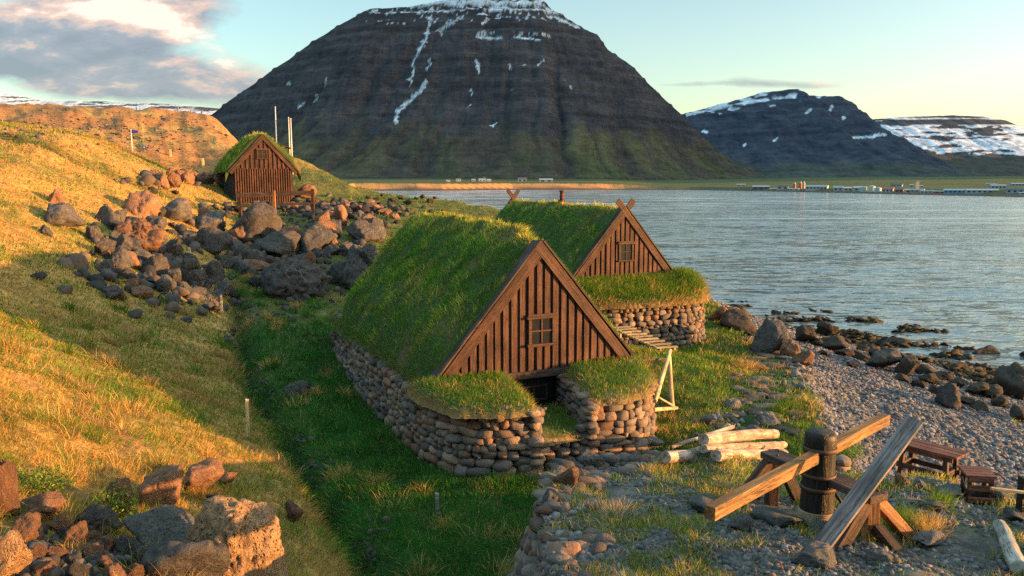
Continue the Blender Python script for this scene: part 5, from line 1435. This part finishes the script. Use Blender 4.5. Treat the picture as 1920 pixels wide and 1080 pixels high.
pole('brace', rr(at(1200, 676, 18.6)), pA+Vector((0, .05, -.30)), .026, .026, 34, 'brown_timber')
fB = pB+dd*-.1; gB = gz(rx+fB.x, ry+fB.y)-rz_
pole('leg', Vector((fB.x, fB.y, gB-.1)), fB-Vector((0, 0, .05)), .045, .04, 35)

# ================================================================== STAKES, SIGNS, FLAG POLES, FENCE
def stake(px, py, hpx, wpx, label, mat='stake_wood', group='marker stakes in the grass', lean=0.0):
    p, t = G(px, py); hh = hpx*t/FPX; ww = max(.022, wpx*t/FPX)
    m = MB().hexa([(-ww/2, -ww/2, -.15), (ww/2, -ww/2, -.15), (ww/2, ww/2, -.15), (-ww/2, ww/2, -.15), (-ww*.42+lean*hh, -ww/2, hh), (ww*.42+lean*hh, -ww/2, hh*.985), (ww*.42+lean*hh, ww/2, hh*.985), (-ww*.42+lean*hh, ww/2, hh)])
    o = m.build('stake', M[mat], None, .004); o.location = p; o.rotation_euler = (0, 0, R(12))
    return props(o, label, 'stake', group)
stake(464, 822, 76, 7, 'tallest wooden stake, sunlit on the golden slope', lean=.03)
stake(822, 972, 50, 7, 'wooden stake in the dark grass in front of the nearest hut', 'grey_log', lean=-.05)
stake(416, 590, 38, 4, 'thin stake in the shaded grass below the paved patch', 'grey_log')
stake(357, 482, 18, 5, 'short pale stake among the boulders below the third hut', lean=-.1)
stake(381, 312, 15, 4, 'short stake on the grass left of the third hut')
stake(320, 292, 12, 3, 'short stake at the foot of the orange hill')
stake(322, 568, 22, 3, 'dim thin stake at the lower end of the dark chain of rocks', 'grey_log')
ps_, ts = G(248, 284)
sg = empty('signpost', tuple(ps_), 0, 'tall white signpost with a blue arrow board at the foot of the orange hill', 'signpost')
hh = 41*ts/FPX
MB().tube((0, 0, -.2), (0, 0, hh), .05, .05, 8).build('post', M['white_paint'], sg, 0, True)
bw = 14*ts/FPX; MB().hexa([(.0, -.03, hh-.34), (bw*.85, -.03, hh-.34), (bw*.85, .03, hh-.34), (0, .03, hh-.34), (0, -.03, hh-.06), (bw, -.03, hh-.10), (bw, .03, hh-.10), (0, .03, hh-.06)]).build('arrow_board', M['blue_sign'], sg)
ps_, ts = G(271, 281)
sg = empty('info_board', tuple(ps_), 0, 'small blue information board right of the tall signpost', 'sign')
MB().box(-.03, .03, -.03, .03, -.2, .30).build('post', M['grey_log'], sg); bb = MB().box(-.16, .16, -.05, -.01, .08, .36).build('board', M['blue_sign'], sg)
MB().box(-.09, .09, -.056, -.052, .16, .28).build('panel', M['white_paint'], bb)
for px, py0_, pyt, tt, lb in ((516, 320, 202, 60, 'tallest white flag pole, behind the roof ridge of the third hut'), (541, 325, 222, 62, 'left one of the close pair of flag poles behind the third hut'), (545, 325, 224, 60, 'right one of the close pair of flag poles behind the third hut')):
    top = at(px, pyt, tt); x_, y_ = top[0], top[1]; zb = gz(x_, y_)
    f = empty('flag_pole', (x_, y_, zb), 0, lb, 'flag pole', 'flag poles behind the third hut')
    MB().tube((0, 0, -.3), (0, 0, top[2]-zb), .06, .035, 8).build('pole', M['white_paint'], f, 0, True)
    MB().tube((0, 0, top[2]-zb), (0, 0, top[2]-zb+.10), .05, .03, 8).build('cap', M['white_paint'], f, 0, True)
fp = [at(449, 360, 44.5), at(513, 358, 44.0), at(586, 355, 45.5)]          # heads of the three posts
fn = empty('rail_fence', (fp[1][0], fp[1][1], fp[1][2]), 0, 'three post rail fence of brown timber in front of the third hut', 'fence')
hd = [Vector(p-fp[1]) for p in fp]
for k, p in enumerate(hd): beam_obj('post', Vector((p.x, p.y, gz(fp[k][0], fp[k][1])-fp[1][2]-.3)), p+Vector((0, 0, .02)), .16, .16, M['brown_timber' if k != 1 else 'orange_timber'], fn, .008, up=(1, 0, 0))
for dz_, h_ in ((-.18, .24), (-.78, .14)):
    beam_obj('rail', hd[0]+Vector((-.15, -.10, dz_)), hd[2]+Vector((.12, -.10, dz_)), .05, h_, M['dark_timber'], fn)
# old fence line along the hill
for k in range(16):
    px = 20+k*24+random.uniform(-4, 4); x_ = None
    t0 = 95; p = at(px, 230, t0); zz = gz(p[0], p[1])
    o = MB().box(-.06, .06, -.06, .06, -.3, 1.0+.2*random.random()).build('fence_post', M['grey_log'], None, .01); o.location = (p[0], p[1], zz)
    props(o, 'small fence post standing on the orange hill', 'fence post', 'fence posts on the orange hill')
# ================================================================== GRASS ON THE GROUND
def ground_grass():
    rs = np.random.default_rng(51)
    N = 760000
    a = np.radians(rs.uniform(-42, 41, N)); r = np.exp(rs.uniform(math.log(4.5), math.log(75), N))
    x, y = r*np.sin(a), r*np.cos(a)
    k = zones(x, y); n1, n2 = k['n1'], k['n2']; u, v = k['u'], k['v']
    n3 = fbm(x*.45, y*.45, 33., 4); n4 = fbm(x*1.7, y*1.7, 35., 2)
    # keep off the huts, the shingle, the flagstones
    dens = np.ones(N)
    for org, P in ((H1, W1[:-1]+[(-1.13, -2.2), (-.03, -2.2)]+W1b[1:]), (H2, W2[:-1])):
        dx, dy = x-org[0], y-org[1]
        lx, ly = dx*math.cos(AX)+dy*math.sin(AX), -dx*math.sin(AX)+dy*math.cos(AX)
        dens *= poly_sd(P, lx, ly) < -.02
    dx, dy = x-H3[0], y-H3[1]; lx, ly = dx*math.cos(AX)+dy*math.sin(AX), -dx*math.sin(AX)+dy*math.cos(AX)
    dens *= ~((np.abs(lx) < 2.05) & (ly > -.1) & (ly < 6.5))
    dens *= 1-k['beach']*.985
    pl = k['plat']; e = plat_edge(x, y)
    pd = np.clip(ss((n3+.5*n4+.12)*2.6)*.85, .04, 1)*(e > .25)
    dens *= np.where(pl > .4, pd, 1)
    dens *= np.where((e > -.42) & (e < .2), (x > 3.5)*1.0, 1)
    dens *= np.where(k['hill'] > .5, .75, 1)
    dens *= 1-.85*ss((n2-.42)/.16)*k['slope']
    mid = k['mid']*(1-k['slope'])
    dens *= 1-.45*mid
    hx, hy = G(175, 1050)[0][:2]; dens *= .10+.90*ss((np.hypot((x-hx)/1.9, (y-hy)/1.25)-.8)/.35)
    pth = np.full(N, 9.)
    for p in Pp[::3]: pth = np.minimum(pth, np.hypot(x-p[0], y-p[1]))
    dens *= .28+.72*ss((pth-.25)/.6)
    ok = rs.random(N) < dens
    x, y, r = x[ok], y[ok], r[ok]
    sl_, pl, hill, mid, n1, n2, n3, n4, u, v = [q[ok] for q in (k['slope'], pl, k['hill'], mid, n1, n2, n3, n4, u, v)]
    z = ground(x, y); m = len(x)
    ok = z > SEA+.9; 
    h = .06
    gx = (ground(x+h, y)-ground(x-h, y))/(2*h); gy = (ground(x, y+h)-ground(x, y-h))/(2*h)
    lean = np.stack([np.clip(-gx, -1, 1)*.55+.12*n1, np.clip(-gy, -1, 1)*.55-.10+.12*n2, np.full(m, .75)], 1)
    right = (v > 7.5) & (sl_ < .5) & (pl < .4)
    # how dry
    dry = np.where(sl_ > .5, .80-.75*np.clip(n3+.05, 0, 1)-.35*np.clip(n4, 0, 1), .05+.35*np.clip(n3, 0, 1))
    dry = np.where((sl_ > .5) & (hill < .5), dry-.30*ss((u+4+2.5*n1)/5)*ss((8-np.maximum(0, -v)+2*n3)/4)*(1-ss((u-14)/8)), dry)
    dry = np.where(hill > .5, .88-.5*np.clip(n3, 0, 1), dry)
    dry = np.where(mid > .5, .42+.5*n3, dry)
    dry = np.where(right, .20+.55*n3, dry)
    dry = np.where(pl > .4, .25+.3*n4, dry)
    stripe_ = np.exp(-(shade_stripe(x, y)/.85)**4); dry = dry*(1-stripe_)
    isdry = rs.random(m) < np.clip(dry, .06, .96)
    lush = (~isdry) & (sl_ < .5) & (~right) & (pl < .4) & (mid < .7)
    C = np.where(isdry[:, None], pick(DRY, m, rs), pick(GRN, m, rs))
    C = np.where(((sl_ > .5) & isdry & (hill < .5))[:, None], C*np.array([[1.04, .92, .80]]), C)
    C = np.where(lush[:, None], pick(LUSH, m, rs), C)
    rust = (hill > .4) & isdry
    C = np.where(rust[:, None], C*np.array([[.86, .62, .50]]), C)
    C = np.where((isdry & (mid > .5))[:, None], C*np.array([[.55, .6, .6]]), C)
    C = np.where((rs.random(m) < stripe_)[:, None], pick(LUSH*.6, m, rs), C)  # blades darkened along the painted shadow stripe
    C = C*(1+.42*np.clip(n4+.4*n2, -1, 1))[:, None]
    L = rs.uniform(.08, .24, m)*(1+.5*np.clip(n4+n3*.5, -.8, 1))
    L = np.where((sl_ > .5) & (hill < .5), L*.82, L); L = np.where(lush, L*1.15, L); L = np.where(pl > .4, L*.72, L); L = np.where(mid > .5, L*.8, L); L = np.where(hill > .5, L*1.1, L)
    W_ = np.maximum(.0045, r*.00075)*rs.uniform(.6, 1.3, m)
    # matted dry grass lies flatter
    lean[:, 2] = np.where(isdry & (sl_ > .5), .42, lean[:, 2]); 
    g = Grass(); g.put(np.stack([x, y, z-.01], 1)[ok], L[ok], W_[ok], C[ok], lean[ok])
    # tall tussocks
    for px, py, n, ln, pal in ((1150, 968, 260, .30, DRY*.8+.1), (1690, 985, 420, .30, GRN), (1740, 1000, 380, .28, DRY), (1760, 945, 300, .24, GRN), (1640, 1010, 260, .26, GRN), (140, 1040, 160, .24, DRY), (60, 975, 120, .22, GRN), (1240, 880, 140, .22, DRY), (700, 905, 500, .20, DRY), (830, 985, 240, .18, DRY), (960, 905, 400, .18, GRN), (1345, 925, 200, .16, DRY), (1400, 690, 700, .26, DRY), (1470, 770, 700, .26, GRN), (1590, 850, 600, .20, GRN), (370, 740, 260, .22, DRY), (640, 895, 400, .22, DRY)):
        Q, t_ = Gmany(px+rs.normal(size=n)*14, py+rs.normal(size=n)*7, n=200); q = Q
        cen = q.mean(0); ld = np.stack([(q[:, 0]-cen[0])*2.2, (q[:, 1]-cen[1])*2.2, np.full(n, .9)], 1); ld[:, :2] = np.clip(ld[:, :2], -.8, .8)
        g.put(q, rs.uniform(.5, 1.1, n)*ln, np.maximum(.004, t_*.0006), pick(pal, n, rs), ld)
    # tussocks all over the hillside and the gully
    qx, qy = rs.uniform(-12, 1, 420), rs.uniform(6, 34, 420)
    kk = zones(qx, qy); good = (kk['plat'] < .2) & (plat_edge(qx, qy) < -.4)
    for org, P in ((H1, W1[:-1]+[(-1.13, -2.2), (-.03, -2.2)]+W1b[1:]),):
        dx, dy = qx-org[0], qy-org[1]; good &= poly_sd(P, dx*math.cos(AX)+dy*math.sin(AX), -dx*math.sin(AX)+dy*math.cos(AX)) < -.3
    for cx, cy, sv in zip(qx[good], qy[good], kk['slope'][good]):
        n = int(rs.integers(40, 110)); rad = rs.uniform(.06, .20)
        ox, oy = rs.normal(size=n)*rad, rs.normal(size=n)*rad
        X_, Y_ = cx+ox, cy+oy; dist = math.hypot(cx, cy)
        pal = DRY if rs.random() < (.75 if sv > .5 else .22) else (GRN if sv > .5 else LUSH)
        ld = np.stack([ox/rad*.35, oy/rad*.35-.1, np.full(n, .9)], 1)
        g.put(np.stack([X_, Y_, ground(X_, Y_)-.01], 1), rs.uniform(.16, .42, n), np.full(n, max(.0045, dist*.0007)), pick(pal, n, rs)*rs.uniform(.7, 1.15), ld)
    print('blades', ok.sum())
    props(g.build('grass', None, 9), kind='stuff')
ground_grass()

# ---------------------------------------------------------------- leafy plants and hill bushes
def leafy(px, py, wpx, hpx, n, label, pal, name='leafy_plant', cat='plant', leaf=.02, stems=14, t_over=None):
    rs = np.random.default_rng(int(px)); 
    if t_over: p = at(px, py, t_over); p[2] = gz(p[0], p[1]); t_ = t_over
    else: p, t_ = G(px, py)
    W_, Hh = wpx*t_/FPX, hpx*t_/FPX
    root = empty(name, tuple(p), 0, label, cat)
    d = rs.normal(size=(n, 3)); d /= np.linalg.norm(d, axis=1)[:, None]; d[:, 2] = np.abs(d[:, 2])
    rad = rs.random(n)**.4
    clump = 1+.35*pnoise(d[:, 0]*2.5, d[:, 1]*2.5, d[:, 2]*2.5+px)
    c = d*rad[:, None]*clump[:, None]*np.array([W_/2, W_/2, Hh])
    a = rs.normal(size=(n, 3)); a /= np.linalg.norm(a, axis=1)[:, None]; b = np.cross(a, rs.normal(size=(n, 3))); b /= np.linalg.norm(b, axis=1)[:, None]
    s_ = (leaf*rs.uniform(.6, 1.3, n))[:, None]
    V = np.stack([c-a*s_, c+b*s_*.5, c+a*s_, c-b*s_*.5], 1).reshape(-1, 3)
    F = np.arange(n*4).reshape(-1, 4)
    link('leaves', np_mesh('leaves', V, F, np.repeat(pick(pal, n, rs), 4, 0)), M['blade'], root)
    st_ = MB()
    for k in range(stems):
        q = c[rs.integers(n)]; st_.tube((0, 0, -.02), tuple(q*.9), .004 if leaf < .05 else .03, .002, 5)
    st_.build('stems', M['stake_wood'], root)
leafy(78, 922, 110, 50, 1500, 'low yellow green leafy plant beside the tall rust red boulder', np.array([[.12, .19, .03], [.18, .22, .04], [.09, .15, .03]]))
leafy(212, 965, 95, 58, 1500, 'yellow green leafy plant in front of the narrow brown slab', np.array([[.12, .19, .03], [.20, .24, .05], [.09, .15, .03]]))
BUSH = np.array([[.03, .035, .014], [.05, .05, .02], [.04, .035, .02]])
leafy(284, 214, 26, 10, 1400, 'larger dark bush on the crest of the orange hill', BUSH, 'bush', 'bush', .11, 8, 100)
leafy(314, 214, 22, 8, 1200, 'smaller dark bush on the hill crest, right of the larger one', BUSH, 'bush', 'bush', .11, 8, 100)
# ================================================================== THE FAR SHORE: town and farms
def bcol(name, c): 
    if name not in M: plain(name, c, .7, var=.08)
    return M[name]
for nm, c in (('wall_white', (.27, .285, .28)), ('wall_blue', (.10, .22, .34)), ('wall_pale_blue', (.19, .26, .29)), ('wall_grey', (.28, .30, .31)), ('wall_red', (.30, .09, .05)), ('wall_cream', (.30, .27, .2)), ('wall_dark', (.09, .10, .11)),
              ('roof_grey', (.22, .25, .27)), ('roof_red', (.30, .08, .06)), ('roof_dark', (.07, .08, .09)), ('roof_white', (.26, .285, .29)), ('roof_blue', (.14, .26, .36)), ('roof_pale', (.24, .29, .31)), ('window_dark', (.02, .025, .03)), ('tank_white', (.30, .32, .31)), ('tank_cream', (.34, .35, .27)), ('tank_blue', (.26, .34, .36))): bcol(nm, c)
def place(px, off):
    az = math.atan2((px-960)/FPX, CP)
    Rs = float(np.interp(math.degrees(az), SHORE_AZ, SHORE_R))+off
    x, y = Rs*math.sin(az), Rs*math.cos(az)
    return x, y, gz(x, y), math.hypot(x, y)*math.cos(az)/1.0, az
def building(px, off, wpx, hpx, wall, roof, label, deep=.5, doors=3, flat=.35, group='buildings of the town across the water', cat='building', name='building'):
    x, y, z, t_, az = place(px, off)
    W_, Hh = wpx*t_/FPX, .86*hpx*t_/FPX
    D = max(6, W_*deep) if W_ < 30 else 16
    r = empty(name, (x, y, z-.3), -az+R(random.Random(px).uniform(-14, 14)), label, cat, group)
    he = Hh*(1-flat)
    MB().box(-W_/2, W_/2, -D/2, D/2, -2, he+.3).build('wall', M[wall], r)
    e = .4
    MB().add([(-W_/2-e, -D/2-e, he+.3), (W_/2+e, -D/2-e, he+.3), (W_/2+e, D/2+e, he+.3), (-W_/2-e, D/2+e, he+.3), (-W_/2-e, 0, Hh+.3), (W_/2+e, 0, Hh+.3)], [(0, 1, 5, 4), (2, 3, 4, 5), (1, 2, 5), (3, 0, 4), (0, 3, 2, 1)]).build('roof', M[roof], r)
    for k in range(doors):
        cx = -W_/2+W_*(k+.5)/doors; ww = W_/doors*.22
        MB().box(cx-ww, cx+ww, -D/2-.08, -D/2+.05, .3+he*.25, .3+he*.75).build('window', M['window_dark'], r)
    return r
TB = [(1419, 34, 30, 9, 'wall_dark', 'roof_grey', 'low dark shed with white doors at the left end of the town', 3), (1459, 40, 20, 9, 'wall_grey', 'roof_dark', 'grey shed between the dark shed and the red works', 2), (1481, 26, 17, 5, 'wall_white', 'roof_white', 'small white shed near the water below the red works', 2), (1442, 30, 12, 4, 'wall_cream', 'roof_grey', 'tiny cream hut right of the low dark shed', 1),
      (1523, 36, 37, 9, 'wall_white', 'roof_pale', 'long white hall right of the red works', 6), (1562, 36, 16, 10, 'wall_grey', 'roof_pale', 'grey hall in the middle of the shore, left half of the pair', 2), (1579, 38, 15, 9, 'wall_cream', 'roof_pale', 'cream hall in the middle of the shore, right half of the pair', 2), (1598, 40, 16, 10, 'wall_pale_blue', 'roof_white', 'pale hall left of the three tanks', 2),
      (1654, 34, 18, 11, 'wall_white', 'roof_red', 'white house with a red roof right of the three tanks', 3), (1676, 34, 14, 9, 'wall_red', 'roof_dark', 'dark red shed right of the white house', 2), (1693, 32, 15, 8, 'wall_grey', 'roof_white', 'grey shed with a white roof in the middle of the town', 2), (1708, 36, 22, 7, 'wall_cream', 'roof_grey', 'low cream building in the middle of the town', 3),
      (1726, 30, 20, 6, 'wall_grey', 'roof_grey', 'low grey sheds left of the long blue halls', 3), (1748, 32, 18, 5, 'wall_red', 'roof_grey', 'low rust walled shed left of the long blue halls', 2), (1782, 36, 44, 9, 'wall_blue', 'roof_pale', 'long blue hall with a pale roof, left one', 6), (1826, 40, 52, 9, 'wall_pale_blue', 'roof_pale', 'long pale blue hall beside the long blue one', 6),
      (1856, 95, 24, 9, 'wall_white', 'roof_grey', 'white building standing behind the long halls', 4), (1888, 38, 28, 11, 'wall_pale_blue', 'roof_dark', 'pale blue box hall at the right end of the town', 3), (1912, 30, 24, 5, 'wall_grey', 'roof_pale', 'low grey shed cut by the right edge', 2),
      (1663, 230, 9, 8, 'wall_cream', 'roof_dark', 'cream house up the slope above the town', 2), (1675, 225, 9, 7, 'wall_pale_blue', 'roof_dark', 'pale blue house up the slope above the town', 2), (1699, 215, 11, 6, 'wall_white', 'roof_grey', 'white house up the slope, right of the pale blue one', 2), (1712, 205, 9, 4, 'wall_white', 'roof_white', 'low white house up the slope, rightmost of the row', 2),
      (1844, 330, 18, 4, 'wall_grey', 'roof_grey', 'long grey farm building high behind the long halls', 3), (1892, 300, 22, 6, 'wall_pale_blue', 'roof_pale', 'long pale farm building high at the right', 4)]
for px, off, wpx, hpx, wl, rf, lb, nd in TB: building(px, off, wpx, hpx, wl, rf, lb, doors=nd)
FB = [(842, 300, 7, 4, 'wall_white', 'roof_grey', 'tiny white farm shed, leftmost below the mountain'), (861, 310, 9, 6, 'wall_white', 'roof_dark', 'white farmhouse with a dark roof below the mountain'), (889, 300, 7, 5, 'wall_white', 'roof_grey', 'grey roofed farm shed below the mountain'), (905, 290, 13, 6, 'wall_white', 'roof_pale', 'pale roofed barn below the mountain'), (917, 305, 8, 5, 'wall_grey', 'roof_pale', 'grey barn below the mountain, right of the pale roofed one'), (979, 300, 16, 9, 'wall_white', 'roof_dark', 'tall white farmhouse below the mountain'), (1023, 290, 25, 8, 'wall_white', 'roof_pale', 'long white barn below the mountain, rightmost'), (1382, 200, 16, 4, 'wall_white', 'roof_white', 'long white shed on the green foot of the mountain')]
for px, off, wpx, hpx, wl, rf, lb in FB: building(px, off, wpx, hpx, wl, rf, lb, doors=2, group='farm buildings below the mountain')
def tank(px, off, wpx, hpx, mat, label):
    x, y, z, t_, az = place(px, off); r_, Hh = wpx*t_/FPX/2, hpx*t_/FPX
    e = empty('storage_tank', (x, y, z-.3), 0, label, 'storage tank', 'storage tanks in the town')
    MB().tube((0, 0, -1), (0, 0, Hh*.85), r_, r_, 24).build('shell', M[mat], e, 0, False)
    MB().tube((0, 0, Hh*.85), (0, 0, Hh), r_*1.01, r_*.15, 24).build('roof', M['roof_white'], e)
    return e
tank(1610, 30, 16, 11, 'tank_white', 'white storage tank, left one of three'); tank(1623, 32, 14, 13, 'tank_cream', 'tallest storage tank, cream, between the other two'); tank(1635, 28, 13, 10, 'tank_blue', 'pale blue storage tank, right one of three')
for k, (px, hpx, lb, mt) in enumerate(((1481, 14, 'red silo tower of the works, left one', 'wall_red'), (1492, 15, 'red silo tower of the works, middle one', 'wall_red'), (1498, 15, 'white topped silo tower of the works, right one', 'wall_cream'))):
    x, y, z, t_, az = place(px, 44); Hh = hpx*t_/FPX
    e = empty('silo', (x, y, z-.3), 0, lb, 'silo', 'silo towers of the red works')
    MB().tube((0, 0, -1), (0, 0, Hh*.8), 1.5, 1.5, 14).build('shell', M[mt], e)
    MB().tube((0, 0, Hh*.8), (0, 0, Hh), 1.2, .7, 14).build('head', M['wall_white'], e)
x, y, z, t_, az = place(1706, 60)
e = empty('water_tower', (x, y, z-.3), 0, 'pale square tower in the middle of the town', 'tower')
MB().box(-1.5, 1.5, -1.5, 1.5, -1, 6.5).build('wall', M['wall_cream'], e); MB().box(-1.8, 1.8, -1.8, 1.8, 6.5, 7.0).build('roof', M['roof_grey'], e)
